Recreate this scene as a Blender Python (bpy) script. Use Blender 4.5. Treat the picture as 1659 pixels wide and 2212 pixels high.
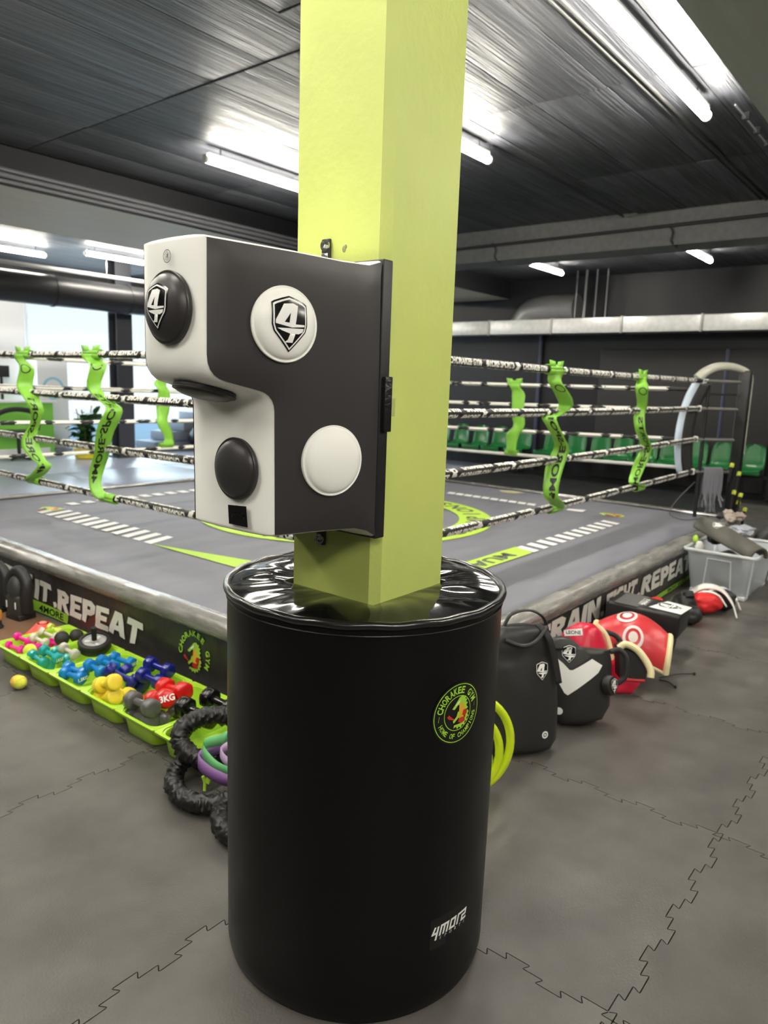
import bpy, bmesh, math, random
from mathutils import Vector, Matrix, Euler, noise
from mathutils.geometry import tessellate_polygon
random.seed(7)
for o in list(bpy.data.objects): bpy.data.objects.remove(o)
SC = bpy.context.scene
COL = SC.collection
R = math.radians
PI = math.pi

# ------------------------------------------------------------------ camera
cd = bpy.data.cameras.new('camera'); cam = bpy.data.objects.new('camera', cd); COL.objects.link(cam)
cd.sensor_fit = 'HORIZONTAL'; cd.sensor_width = 36.0; cd.lens = 36.0 * 1566.2 / 1659.0
M3 = Matrix(((0.62908, 0.11405, -0.76893), (-0.77660, 0.13496, -0.61538), (0.03359, 0.98426, 0.17346)))
# orthonormalise
c0 = Vector((M3[0][0], M3[1][0], M3[2][0])).normalized()
c2 = Vector((M3[0][2], M3[1][2], M3[2][2])); c2 = (c2 - c0 * c2.dot(c0)).normalized(); c1 = c2.cross(c0)
cam.matrix_world = Matrix(((c0[0], c1[0], c2[0], 0), (c0[1], c1[1], c2[1], 0), (c0[2], c1[2], c2[2], 1.55), (0, 0, 0, 1)))
cd.clip_start = 0.05; cd.clip_end = 200
cd.dof.use_dof = True; cd.dof.focus_distance = 1.75; cd.dof.aperture_fstop = 5.6
SC.camera = cam

# ------------------------------------------------------------------ world, exposure
wd = bpy.data.worlds.new('world'); SC.world = wd; wd.use_nodes = True
nt = wd.node_tree; bg = nt.nodes['Background']
tc = nt.nodes.new('ShaderNodeTexCoord'); sp = nt.nodes.new('ShaderNodeSeparateXYZ'); cr = nt.nodes.new('ShaderNodeValToRGB')
nt.links.new(tc.outputs['Generated'], sp.inputs[0]); nt.links.new(sp.outputs['Z'], cr.inputs[0]); nt.links.new(cr.outputs[0], bg.inputs['Color'])
cr.color_ramp.elements[0].position = 0.0; cr.color_ramp.elements[0].color = (0.92, 0.96, 1, 1)
cr.color_ramp.elements[1].position = 0.35; cr.color_ramp.elements[1].color = (0.42, 0.68, 0.95, 1)
bg.inputs['Strength'].default_value = 0.33
SC.view_settings.view_transform = 'Standard'; SC.view_settings.look = 'None'
SC.view_settings.gamma = 1.0; SC.view_settings.use_curve_mapping = False
SC.view_settings.exposure = 2.1
LAMP = 29.0        # emission of the tube diffusers
DAY = 90.0        # daylight through the far windows
def daylight(loc, rot, sx, sy, w, col):
    l = bpy.data.lights.new('daylight', 'AREA'); l.shape = 'RECTANGLE'; l.size = sx; l.size_y = sy; l.energy = w; l.color = col
    o = bpy.data.objects.new('daylight', l); COL.objects.link(o); o.location = loc; o.rotation_euler = rot
daylight((7.5, 15.2, 1.7), (R(-90), 0, 0), 9.5, 2.4, DAY, (0.82, 0.92, 1.0))
try:
    SC.cycles.use_denoising = True
    SC.cycles.max_bounces = 8; SC.cycles.diffuse_bounces = 4; SC.cycles.glossy_bounces = 4; SC.cycles.transparent_max_bounces = 12
    SC.cycles.sample_clamp_indirect = 6.0; SC.cycles.caustics_reflective = False; SC.cycles.caustics_refractive = False
except Exception: pass

# ------------------------------------------------------------------ materials
def lin(c):
    return tuple(((v / 255) / 12.92 if v / 255 <= 0.04045 else ((v / 255 + 0.055) / 1.055) ** 2.4) for v in c)
MATS = {}
def mat(name, col, rough=0.5, metal=0.0, spec=0.5, coat=0.0, var=0.0, vscale=8.0, bump=0.0, bscale=60.0, stretch=None, emit=None, estr=0.0,
        trans=0.0, alpha=1.0, rvar=0.0, bstretch=None, bdist=0.01, objvar=0.0, detail=4.0, sheen=0.0):
    if name in MATS: return MATS[name]
    m = bpy.data.materials.new(name); m.use_nodes = True; MATS[name] = m
    n = m.node_tree.nodes; L = m.node_tree.links; b = n['Principled BSDF']
    c = lin(col) if max(col) > 1.0 else col
    b.inputs['Base Color'].default_value = (*c, 1); b.inputs['Roughness'].default_value = rough; b.inputs['Metallic'].default_value = metal
    b.inputs['Specular IOR Level'].default_value = spec; b.inputs['Coat Weight'].default_value = coat; b.inputs['Coat Roughness'].default_value = 0.12
    if sheen: b.inputs['Sheen Weight'].default_value = sheen
    if trans: b.inputs['Transmission Weight'].default_value = trans
    if alpha < 1: b.inputs['Alpha'].default_value = alpha
    if emit: b.inputs['Emission Color'].default_value = (*emit, 1); b.inputs['Emission Strength'].default_value = estr
    def tex(scale, st, off=0):
        t = n.new('ShaderNodeTexCoord'); mp = n.new('ShaderNodeMapping'); L.new(t.outputs['Object'], mp.inputs[0])
        if st: mp.inputs['Scale'].default_value = st
        mp.inputs['Location'].default_value = (off, off, off)
        nz = n.new('ShaderNodeTexNoise'); nz.inputs['Scale'].default_value = scale; nz.inputs['Detail'].default_value = detail
        L.new(mp.outputs[0], nz.inputs['Vector']); return nz.outputs['Fac']
    if var or objvar:
        src = None
        mix = n.new('ShaderNodeMix'); mix.data_type = 'RGBA'; mix.blend_type = 'MULTIPLY'; mix.inputs[0].default_value = 1
        mix.inputs[6].default_value = (*c, 1)
        if var:
            f = tex(vscale, stretch)
            mr = n.new('ShaderNodeMapRange'); mr.inputs[1].default_value = 0.3; mr.inputs[2].default_value = 0.7
            mr.inputs[3].default_value = 1 - var; mr.inputs[4].default_value = 1 + var; L.new(f, mr.inputs[0]); src = mr.outputs[0]
        if objvar:
            oi = n.new('ShaderNodeObjectInfo'); mo = n.new('ShaderNodeMapRange'); mo.inputs[3].default_value = 1 - objvar; mo.inputs[4].default_value = 1 + objvar
            L.new(oi.outputs['Random'], mo.inputs[0])
            if src:
                mu = n.new('ShaderNodeMath'); mu.operation = 'MULTIPLY'; L.new(src, mu.inputs[0]); L.new(mo.outputs[0], mu.inputs[1]); src = mu.outputs[0]
            else: src = mo.outputs[0]
        L.new(src, mix.inputs[7]); L.new(mix.outputs[2], b.inputs['Base Color'])
    if rvar:
        f = tex(vscale * 0.7, stretch, 3.1); mr = n.new('ShaderNodeMapRange'); mr.inputs[1].default_value = 0.3; mr.inputs[2].default_value = 0.7
        mr.inputs[3].default_value = max(0.02, rough - rvar); mr.inputs[4].default_value = min(1, rough + rvar); L.new(f, mr.inputs[0]); L.new(mr.outputs[0], b.inputs['Roughness'])
    if bump:
        f = tex(bscale, bstretch or stretch, 7.7); bp = n.new('ShaderNodeBump'); bp.inputs['Strength'].default_value = bump; bp.inputs['Distance'].default_value = bdist
        L.new(f, bp.inputs['Height']); L.new(bp.outputs[0], b.inputs['Normal'])
    return m

# ------------------------------------------------------------------ object helpers
def tag(o, label=None, cat=None, group=None, kind=None):
    if label: o['label'] = label
    if cat: o['category'] = cat
    if group: o['group'] = group
    if kind: o['kind'] = kind
    return o
def thing(name, label, cat, loc=(0, 0, 0), rot=(0, 0, 0), group=None, kind=None):
    o = bpy.data.objects.new(name, None); COL.objects.link(o); o.location = loc; o.rotation_euler = rot; o.empty_display_size = 0.1
    return tag(o, label, cat, group, kind)
def obj(name, me, parent=None, loc=None, rot=None):
    o = bpy.data.objects.new(name, me); COL.objects.link(o)
    if parent: o.parent = parent
    if loc is not None: o.location = loc
    if rot is not None: o.rotation_euler = rot
    return o
def copy_tree(o, parent=None):
    c = o.copy(); COL.objects.link(c); c.parent = parent
    for ch in o.children: copy_tree(ch, c)
    return c

class MB:
    """collects shapes into one bmesh; world or local coordinates"""
    def __init__(s): s.b = bmesh.new(); s.mi = 0
    def mark(s): return len(s.b.verts), len(s.b.faces)
    def face(s, vs, sm=False):
        try: f = s.b.faces.new(vs)
        except ValueError: return None
        f.material_index = s.mi; f.smooth = sm; return f
    def box(s, c, d, rot=None, bev=0.0, taper=1.0):
        hx, hy, hz = d[0] / 2, d[1] / 2, d[2] / 2
        t = bmesh.new()
        vs = [t.verts.new((x * hx * (taper if z < 0 else 1), y * hy * (taper if z < 0 else 1), z * hz)) for x in (-1, 1) for y in (-1, 1) for z in (-1, 1)]
        for q in ((0, 1, 3, 2), (4, 6, 7, 5), (0, 4, 5, 1), (2, 3, 7, 6), (0, 2, 6, 4), (1, 5, 7, 3)): t.faces.new([vs[i] for i in q])
        if bev: bmesh.ops.bevel(t, geom=list(t.edges), offset=bev, segments=3, profile=0.5, affect='EDGES')
        s.merge(t, c, rot); return s
    def merge(s, t, c=(0, 0, 0), rot=None, sm=True):
        Mx = Matrix.Translation(Vector(c)) @ ((rot if isinstance(rot, Matrix) else Euler(rot).to_matrix().to_4x4()) if rot is not None else Matrix.Identity(4))
        mp = {v: s.b.verts.new(Mx @ v.co) for v in t.verts}
        for f in t.faces: s.face([mp[v] for v in f.verts], sm)
        t.free(); return s
    def lathe(s, prof, c=(0, 0, 0), rot=None, n=32, capb=True, capt=True, sx=1, sy=1, arc=2 * PI):
        t = bmesh.new(); rings = []; closed = abs(arc - 2 * PI) < 1e-6; nn = n if closed else n + 1
        for (r, z) in prof: rings.append([t.verts.new((r * sx * math.cos(arc * k / n), r * sy * math.sin(arc * k / n), z)) for k in range(nn)])
        for a, b in zip(rings, rings[1:]):
            for k in range(n):
                k2 = (k + 1) % nn
                t.faces.new((a[k], a[k2], b[k2], b[k]))
        if closed:
            if capb: t.faces.new(list(reversed(rings[0])))
            if capt: t.faces.new(rings[-1])
        s.merge(t, c, rot); return s
    def sphere(s, c, r, rot=None, n=20, m=12, sc=(1, 1, 1)):
        t = bmesh.new(); bmesh.ops.create_uvsphere(t, u_segments=n, v_segments=m, radius=r)
        for v in t.verts: v.co = Vector((v.co.x * sc[0], v.co.y * sc[1], v.co.z * sc[2]))
        s.merge(t, c, rot); return s
    def tube(s, pts, r, n=10, closed=False, caps=True, rf=None, sub=1, ry=None):
        pts = [Vector(p) for p in pts]
        if sub > 1: pts = smooth_path(pts, sub, closed)
        N = len(pts); rings = []; up = None
        for i, p in enumerate(pts):
            if closed: tn = pts[(i + 1) % N] - pts[i - 1]
            else: tn = pts[min(i + 1, N - 1)] - pts[max(i - 1, 0)]
            if tn.length < 1e-9: tn = Vector((0, 0, 1))
            tn.normalize()
            if up is None:
                up = Vector((0, 0, 1)) if abs(tn.z) < 0.9 else Vector((1, 0, 0))
            a = tn.cross(up); 
            if a.length < 1e-6: a = tn.orthogonal()
            a.normalize(); up = a.cross(tn).normalized()
            ring = []
            for k in range(n):
                th = 2 * PI * k / n; rr = r if rf is None else rf(i / max(1, N - 1), th, r, p)
                ring.append(s.b.verts.new(p + a * math.cos(th) * rr + up * math.sin(th) * (rr if ry is None else rr * ry)))
            rings.append(ring)
        for i in range(N if closed else N - 1):
            A, B = rings[i], rings[(i + 1) % N]
            for k in range(n): s.face((A[k], A[(k + 1) % n], B[(k + 1) % n], B[k]), True)
        if caps and not closed: s.face(list(reversed(rings[0]))); s.face(rings[-1])
        return s
    def prism(s, poly, d, Mx, holes=(), bev=0):
        """poly in uv plane, extruded from 0 to d along local z, placed by matrix Mx"""
        t = bmesh.new(); loops = [poly] + list(holes)
        tris = tessellate_polygon([[Vector((x, y, 0)) for x, y in l] for l in loops]); flat = [p for l in loops for p in l]
        lo = [t.verts.new((x, y, 0)) for x, y in flat]; hi = [t.verts.new((x, y, d)) for x, y in flat]
        area = sum(poly[i][0] * poly[(i + 1) % len(poly)][1] - poly[(i + 1) % len(poly)][0] * poly[i][1] for i in range(len(poly)))
        for a, b, c in tris:
            try: t.faces.new((lo[a], lo[b], lo[c])); t.faces.new((hi[a], hi[c], hi[b]))
            except ValueError: pass
        k = 0
        for l in loops:
            for i in range(len(l)):
                a, b = k + i, k + (i + 1) % len(l)
                t.faces.new((lo[a], lo[b], hi[b], hi[a]))
            k += len(l)
        bmesh.ops.recalc_face_normals(t, faces=t.faces)
        s.merge(t, (0, 0, 0), Mx, False); return s
    def build(s, name, mats, parent=None, angle=35, loc=None, rot=None, fix=True):
        if fix: bmesh.ops.recalc_face_normals(s.b, faces=s.b.faces)
        me = bpy.data.meshes.new(name); s.b.to_mesh(me); s.b.free()
        for m in (mats if isinstance(mats, (list, tuple)) else [mats]): me.materials.append(m)
        if angle:
            for p in me.polygons: p.use_smooth = True
            try: me.set_sharp_from_angle(angle=R(angle))
            except Exception: pass
        return obj(name, me, parent, loc, rot)

def smooth_path(P, sub, closed=False):
    out = []; N = len(P)
    for i in range(N if closed else N - 1):
        p0 = P[(i - 1) % N] if (closed or i > 0) else P[0] * 2 - P[1]
        p1, p2 = P[i], P[(i + 1) % N]
        p3 = P[(i + 2) % N] if (closed or i + 2 < N) else P[-1] * 2 - P[-2]
        for k in range(sub):
            t = k / sub
            out.append(0.5 * ((2 * p1) + (p2 - p0) * t + (2 * p0 - 5 * p1 + 4 * p2 - p3) * t * t + (3 * p1 - p0 - 3 * p2 + p3) * t ** 3))
    if not closed: out.append(P[-1].copy())
    return out

# flat print: polygons in uv, mapped on a surface
def polyfill(loops):
    tris = tessellate_polygon([[Vector((x, y, 0)) for x, y in l] for l in loops])
    return [p for l in loops for p in l], [tuple(t) for t in tris]
_txt = {}
def text_mesh(s, bold=0.0):
    k = (s, bold)
    if k in _txt: return _txt[k]
    cu = bpy.data.curves.new('t', 'FONT'); cu.body = s; cu.offset = bold; cu.fill_mode = 'FRONT'; cu.resolution_u = 3
    o = bpy.data.objects.new('t', cu); COL.objects.link(o)
    dg = bpy.context.evaluated_depsgraph_get(); me = o.evaluated_get(dg).to_mesh()
    vs = [(v.co.x, v.co.y) for v in me.vertices]; fs = [tuple(p.vertices) for p in me.polygons]
    o.evaluated_get(dg).to_mesh_clear(); bpy.data.objects.remove(o); bpy.data.curves.remove(cu)
    if not vs: _txt[k] = ([], [], 0.3, 0.7); return _txt[k]
    x0 = min(v[0] for v in vs); x1 = max(v[0] for v in vs); y0 = min(v[1] for v in vs); y1 = max(v[1] for v in vs)
    vs = [(a - x0, b - y0) for a, b in vs]; _txt[k] = (vs, fs, x1 - x0, y1 - y0); return _txt[k]
class Decal:
    def __init__(s): s.L = []
    def poly(s, loops, mi, layer=0, T=None):
        v, f = polyfill(loops); s.add(v, f, mi, layer, T); return s
    def add(s, v, f, mi, layer=0, T=None):
        if T: v = [T(a, b) for a, b in v]
        s.L.append((v, f, mi, layer)); return s
    def text(s, st, cx, cy, h, mi, layer=0, bold=0.02, shear=0.0, wid=None, rot=0.0, T=None):
        v, f, w, hh = text_mesh(st, bold); 
        k = h / hh; kx = k if wid is None else wid / w
        def tt(a, b):
            x = (a - w / 2) * kx; y = (b - hh / 2) * k; x += y * shear
            x, y = x * math.cos(rot) - y * math.sin(rot), x * math.sin(rot) + y * math.cos(rot)
            return (cx + x, cy + y) if not T else T(cx + x, cy + y)
        s.L.append(([tt(a, b) for a, b in v], f, mi, layer)); return s
    def arc_text(s, st, cx, cy, r, a0, a1, h, mi, layer=0, bold=0.02, flip=False, ex=1.0):
        n = len(st)
        for i, ch in enumerate(st):
            if ch == ' ': continue
            a = a0 + (a1 - a0) * (i + 0.5) / n
            x = cx + r * math.cos(a) * ex; y = cy + r * math.sin(a)
            v, f, w, hh = text_mesh(ch, bold)
            wmax = abs(a1 - a0) / n * r * 0.88
            s.text(ch, x, y, h, mi, layer, bold, 0, min(wmax, w * h / hh * 1.15), a + (PI / 2 if flip else -PI / 2))
        return s
    def stroke(s, pts, w, mi, layer=0, T=None, ext=True):
        for (x0, y0), (x1, y1) in zip(pts, pts[1:]):
            dx, dy = x1 - x0, y1 - y0; l = math.hypot(dx, dy); dx /= l; dy /= l; e = w / 2 if ext else 0
            q = [(x0 - dx * e - dy * w / 2, y0 - dy * e + dx * w / 2), (x0 - dx * e + dy * w / 2, y0 - dy * e - dx * w / 2),
                 (x1 + dx * e + dy * w / 2, y1 + dy * e - dx * w / 2), (x1 + dx * e - dy * w / 2, y1 + dy * e + dx * w / 2)]
            s.add(q, [(0, 1, 2, 3)], mi, layer, T)
        return s
    def build(s, name, fmap, mats, parent, maxlen=None, h0=0.0006, dh=0.0004, smooth=True):
        b = bmesh.new()
        for v, f, mi, layer in s.L:
            t = bmesh.new(); vs = [t.verts.new((x, y, 0)) for x, y in v]
            for q in f:
                try: t.faces.new([vs[i] for i in q])
                except ValueError: pass
            if maxlen:
                for _ in range(6):
                    es = [e for e in t.edges if e.calc_length() > maxlen]
                    if not es: break
                    bmesh.ops.subdivide_edges(t, edges=es, cuts=1); bmesh.ops.triangulate(t, faces=[q for q in t.faces if len(q.verts) > 3])
            mp = {w: b.verts.new(fmap(w.co.x, w.co.y, h0 + dh * layer)) for w in t.verts}
            for q in t.faces:
                try: g = b.faces.new([mp[w] for w in q.verts]); g.material_index = mi; g.smooth = smooth
                except ValueError: pass
            t.free()
        me = bpy.data.meshes.new(name); b.to_mesh(me); b.free()
        for m in (mats if isinstance(mats, (list, tuple)) else [mats]): me.materials.append(m)
        return obj(name, me, parent)
def plane_map(O, U, V, N=None):
    O, U, V = Vector(O), Vector(U), Vector(V); N = Vector(N) if N else U.cross(V).normalized()
    return lambda u, v, h: O + U * u + V * v + N * h

def circle(cx, cy, r, n=40, ry=None): return [(cx + r * math.cos(2 * PI * k / n), cy + (ry or r) * math.sin(2 * PI * k / n)) for k in range(n)]
def shield_logo(D, cx, cy, sz, dk=0, wh=1, layer=0, T=None):
    """shield with a stylised 4; height sz"""
    def S(L): return [(cx + a * sz, cy + b * sz) for a, b in L]
    out = [(-.36, .37), (-.31, .40), (-.14, .46), (0, .5), (.14, .46), (.31, .40), (.37, .36), (.37, -.02), (.33, -.14), (0, -.5), (-.33, -.14), (-.37, -.02)]
    def sc(L, k): return [(a * k, b * k + (1 - k) * 0.02) for a, b in L]
    D.poly([S(out)], dk, layer, T); D.poly([S(sc(out, .93))], wh, layer + 1, T); D.poly([S(sc(out, .86))], dk, layer + 2, T)
    D.poly([S([(-.13, .35), (.06, .37), (.16, .33), (.10, .0), (.30, .0), (.30, -.035), (.02, -.06), (-.30, -.0), (-.30, .06)]), S([(.0, .20), (-.03, .02), (-.13, .03)])], wh, layer + 3, T)
    D.poly([S([(-.27, -.08), (.28, -.07), (.26, -.13), (.17, -.17), (.10, -.17), (.05, -.33), (-.12, -.33), (-.05, -.28), (-.01, -.17), (-.18, -.12)])], wh, layer + 3, T)
def more_logo(D, cx, cy, w, mi, layer=0, sports=True, shear=0.25):
    k = w / 5.4
    def T(a, b): return (cx + (a - 2.7 + (b - .5) * shear) * k, cy + (b - .5) * k)
    st = 0.27
    D.stroke([(0.15, 1.0), (0.0, .35), (.62, .35)], st, mi, layer, T); D.stroke([(.62, .95), (.62, -.35)], st, mi, layer, T)
    D.stroke([(1.1, .0), (1.1, 1.0), (2.1, 1.0), (2.1, 0)], st, mi, layer, T); D.stroke([(1.6, 1.0), (1.6, 0)], st, mi, layer, T)
    D.stroke([(2.6, 0), (2.6, 1.0), (3.3, 1.0), (3.3, 0), (2.6, 0)], st, mi, layer, T)
    D.stroke([(3.8, 0), (3.8, 1.0), (4.25, 1.0)], st, mi, layer, T)
    D.stroke([(4.45, 1.0), (5.2, 1.0), (5.2, .5), (4.6, .5), (4.6, 0), (5.3, 0)], st, mi, layer, T)
    if sports:
        for i, ch in enumerate('SPORTS'): D.text(ch, 1.3 + i * 0.78, -.42, .34, mi, layer, 0.0, 0, None, 0, T)
def croc(D, cx, cy, s, g, y, r, w, layer=0, fx=1):
    def S(L): return [(cx + a * s * fx, cy + b * s) for a, b in L]
    D.poly([S([(-.42, .30), (-.30, .42), (-.12, .62), (.02, .78), (.22, .84), (.34, .74), (.46, .78), (.42, .62), (.56, .60), (.48, .46), (.62, .40), (.50, .28), (.64, .14), (.48, .05), (.30, .22), (.10, .40), (-.06, .42), (-.18, .32), (-.28, .24)])], g, layer)
    D.poly([S([(-.24, .42), (-.06, .58), (.06, .66), (.02, .54), (-.10, .46)])], w, layer + 1)
    D.poly([S([(.02, .42), (.18, .52), (.34, .34), (.40, .06), (.34, -.26), (.08, -.30), (-.06, -.10), (.02, .14)])], y, layer + 1)
    D.poly([S([(-.06, .12), (.06, .06), (.0, -.2), (-.3, -.42), (-.36, -.30), (-.14, -.12)])], g, layer + 2)
    D.poly([S([(-.30, -.26), (-.62, -.14), (-.72, -.02), (-.60, .06), (-.40, -.12), (-.24, -.22)])], r, layer + 2)
    D.poly([S([(.30, .10), (.52, .12), (.56, -.10), (.40, -.22), (.24, -.12)])], r, layer + 2)
    D.poly([S([(.02, -.24), (.40, -.22), (.44, -.46), (.2, -.52), (-.02, -.42)])], r, layer + 2)
    tail = [(.62, .04), (.70, -.10), (.60, -.16), (.70, -.30), (.56, -.34), (.60, -.50), (.44, -.50), (.42, -.66), (.26, -.62), (.18, -.76), (.06, -.66), (-.06, -.76), (-.14, -.62), (-.30, -.66), (-.26, -.52), (-.06, -.52), (.16, -.52), (.34, -.44), (.46, -.26), (.50, .0)]
    D.poly([S(tail)], g, layer + 1)

# colours
LIME = mat('lime_paint', (204, 217, 118), 0.42, var=0.05, vscale=3, bump=0.35, bscale=38, bdist=0.004, spec=0.4)
BLK_VINYL = mat('black_vinyl', (8, 8, 8), 0.36, bump=0.12, bscale=260, bdist=0.001, spec=0.28, rvar=0.06)
GLOSS_VINYL = mat('glossy_black_vinyl', (14, 14, 14), 0.09, bump=0.25, bscale=6, bdist=0.012, detail=1.5)
WHITE_LEATHER = mat('white_leather', (252, 252, 246), 0.42, bump=0.08, bscale=300, bdist=0.001)
BLACK_LEATHER = mat('black_leather', (50, 48, 48), 0.40, bump=0.08, bscale=300, bdist=0.001, spec=0.45)
BLACK_SOFT = mat('black_foam_leather', (38, 38, 38), 0.5, bump=0.1, bscale=200, bdist=0.001)
PRINT_W = mat('white_print', (248, 248, 244), 0.5)
PRINT_K = mat('black_print', (12, 12, 12), 0.45)
PRINT_G = mat('green_print', (168, 222, 60), 0.5)
PRINT_Y = mat('amber_print', (228, 178, 50), 0.5)
PRINT_R = mat('red_print', (196, 52, 40), 0.5)
STEEL = mat('zinc_steel', (200, 200, 200), 0.22, metal=1.0)
BLK_STEEL = mat('black_steel', (24, 24, 25), 0.45, var=0.3, vscale=40, bump=0.1, bscale=80, bdist=0.002)
RUBBER = mat('rubber_tile', (93, 90, 86), 0.44, var=0.2, vscale=5, bump=0.5, bscale=130, bdist=0.0022, objvar=0.10, rvar=0.12, detail=7, spec=0.42)
DARK_FLOOR = mat('dark_floor', (40, 40, 42), 0.5, var=0.2, vscale=2)
SEAM = mat('floor_underlay', (16, 16, 16), 0.9)
CANVAS = mat('grey_canvas', (116, 116, 125), 0.6, var=0.08, vscale=2.2, bump=0.15, bscale=3, bdist=0.03, stretch=(1, 3, 1))
ROLL = mat('silver_grey_vinyl', (134, 132, 128), 0.26, var=0.3, vscale=6, stretch=(1.0, 1.0, 9.0), bump=0.3, bscale=5, bdist=0.01, rvar=0.08, spec=0.6)
BANNER = mat('banner_vinyl', (52, 50, 48), 0.30, bump=0.3, bscale=7, bdist=0.03, spec=0.6)
CEIL = mat('black_painted_concrete', (72, 73, 79), 0.52, var=0.45, vscale=3.2, stretch=(0.25, 7, 1), bump=0.9, bscale=6, bstretch=(0.3, 9, 1), bdist=0.02, rvar=0.12, detail=8, objvar=0.12, spec=0.38)
BEAM = mat('grey_painted_beam', (112, 112, 114), 0.5, var=0.15, vscale=3, stretch=(0.3, 5, 5), bump=0.3, bscale=8, bstretch=(0.3, 8, 8), bdist=0.01)
DARKCONC = mat('dark_recess', (14, 14, 15), 0.8)
PIPE = mat('dark_conduit', (50, 50, 54), 0.4)
DARKWALL = mat('black_wall_paint', (30, 30, 34), 0.5, var=0.15, vscale=3)
WHITEWALL = mat('white_wall_paint', (232, 234, 236), 0.6)
GREYWALL = mat('grey_wall_paint', (120, 120, 120), 0.7)
DUCTM = mat('galvanised_duct', (214, 214, 212), 0.35, metal=0.35, var=0.1, vscale=12)
LAMPM = mat('lamp_diffuser', (255, 255, 250), 0.4, emit=(1.0, 0.95, 0.84), estr=LAMP)
LAMPW = mat('lamp_batten', (205, 205, 200), 0.4)
ROPEM = mat('rope_sleeve', (30, 30, 30), 0.45, bump=0.8, bscale=60, bdist=0.006)
GRIBBON = mat('green_ribbon', (130, 190, 66), 0.38, var=0.08, vscale=10)
TRAYG = mat('lime_plastic', (178, 222, 62), 0.32, spec=0.5)
CHAIRG = mat('green_plastic', (34, 116, 58), 0.25)
CLEARP = mat('translucent_plastic', (228, 234, 240), 0.22, trans=0.0, alpha=0.5, spec=0.5)
CLEAR_EDGE = mat('translucent_plastic_edge', (226, 230, 232), 0.3, alpha=0.85)
GLASS = bpy.data.materials.new('window_glass'); GLASS.use_nodes = True
_n = GLASS.node_tree.nodes; _l = GLASS.node_tree.links; _n.remove(_n['Principled BSDF'])
_t = _n.new('ShaderNodeBsdfTransparent'); _t.inputs[0].default_value = (0.93, 0.97, 0.97, 1); _g = _n.new('ShaderNodeBsdfGlossy'); _g.inputs['Roughness'].default_value = 0.03
_m = _n.new('ShaderNodeMixShader'); _m.inputs[0].default_value = 0.06; _l.new(_t.outputs[0], _m.inputs[1]); _l.new(_g.outputs[0], _m.inputs[2]); _l.new(_m.outputs[0], _n['Material Output'].inputs[0])

# ================================================================== SETTING
def struct(name, mb, m, kind='structure'):
    o = mb.build(name, m) if isinstance(mb, MB) else mb
    o['kind'] = kind; return o
# floor: one slab with interlocking rubber tiles on it
fl = MB(); fl.box((3.4, 4.3, -0.07), (19.2, 21.0, 0.1)); floor = struct('floor', fl, SEAM)
def edge_curve():
    pts = []; n = 9; p = 1.0 / n
    for i in range(n):
        c = (i + 0.5) * p; s = 1 if i % 2 == 0 else -1
        pts += [(c - 0.22 * p * 1.0, 0.0), (c - 0.34 * p, s * 0.021), (c + 0.34 * p, s * 0.021), (c + 0.22 * p, 0.0)]
    return pts
def tile_mesh():
    E = edge_curve(); g = 0.9985
    loop = [(0, 0)] + [(t, h) for t, h in E] + [(1, 0)] + [(1 + h, t) for t, h in E] + [(1, 1)] + [(t, 1 + h) for t, h in reversed(E)] + [(0, 1)] + [(h, t) for t, h in reversed(E)]
    # round the corners of the dovetails a little and shrink for the seam
    out = []
    N = len(loop)
    for i in range(N):
        a, b, c = Vector(loop[i - 1]), Vector(loop[i]), Vector(loop[(i + 1) % N])
        d1 = (a - b); d2 = (c - b); r = 0.005
        out += [tuple(b + d1.normalized() * min(r, d1.length * .4)), tuple(b + (d1.normalized() + d2.normalized()) * r * .22), tuple(b + d2.normalized() * min(r, d2.length * .4))]
    # inset by a hair along the local normal for the seam
    fin = []; N = len(out)
    for i in range(N):
        a, b, c = Vector(out[i - 1]), Vector(out[i]), Vector(out[(i + 1) % N]); t = (c - a).normalized(); n = Vector((-t.y, t.x))
        fin.append((b.x + n.x * 0.0016, b.y + n.y * 0.0016))
    bm = MB(); top = [(bm.b.verts.new((x, y, 0))) for x, y in fin]; lo = [(bm.b.verts.new((x, y, -0.0195))) for x, y in fin]
    n2 = [];
    tris = tessellate_polygon([[Vector((x, y, 0)) for x, y in fin]])
    for a, b, c in tris: bm.face((top[a], top[b], top[c]))
    for i in range(N): bm.face((top[i], lo[i], lo[(i + 1) % N], top[(i + 1) % N]))
    return bm
tb = tile_mesh(); t0 = tb.build('floor_tile', RUBBER, floor, angle=25); tile_me = t0.data; first = True
for ix in range(-2, 11):
    for iy in range(-3, 8):
        x = 0.61 + ix; y = -0.5 + iy
        if x >= 2.6 and y >= 2.4: continue
        if x + 1 < -0.5 and y < 3: continue
        o = t0 if first else t0.copy()
        if not first: COL.objects.link(o)
        first = False; o.location = (x, y, 0)
# training mats beyond the ring
mm = MB()
for i in range(7):
    for j in range(4): mm.box((-0.4 + i * 2.0 + 1.0, 7.6 + j * 1.75 + 0.86, -0.008), (1.992, 1.742, 0.024), bev=0.004)
tm = mm.build('training_mat', mat('blue_grey_mat', (166, 172, 188), 0.32, var=0.06, vscale=2), floor)
mm = MB(); mm.box((10.2, 2.9, -0.012), (3.2, 9.3, 0.02)); mm.build('dark_floor_sheet', DARK_FLOOR, floor)

# walls
def wall(name, c, d, m): return struct(name, MB().box(c, d), m)
wall('wall_right', (12.95, 4.3, 1.9), (0.1, 20.9, 3.9), DARKWALL)
wall('wall_left', (-6.05, 4.3, 1.9), (0.1, 20.9, 3.9), GREYWALL)
wall('wall_front', (3.45, -6.05, 1.9), (18.9, 0.1, 3.9), GREYWALL)
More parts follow.
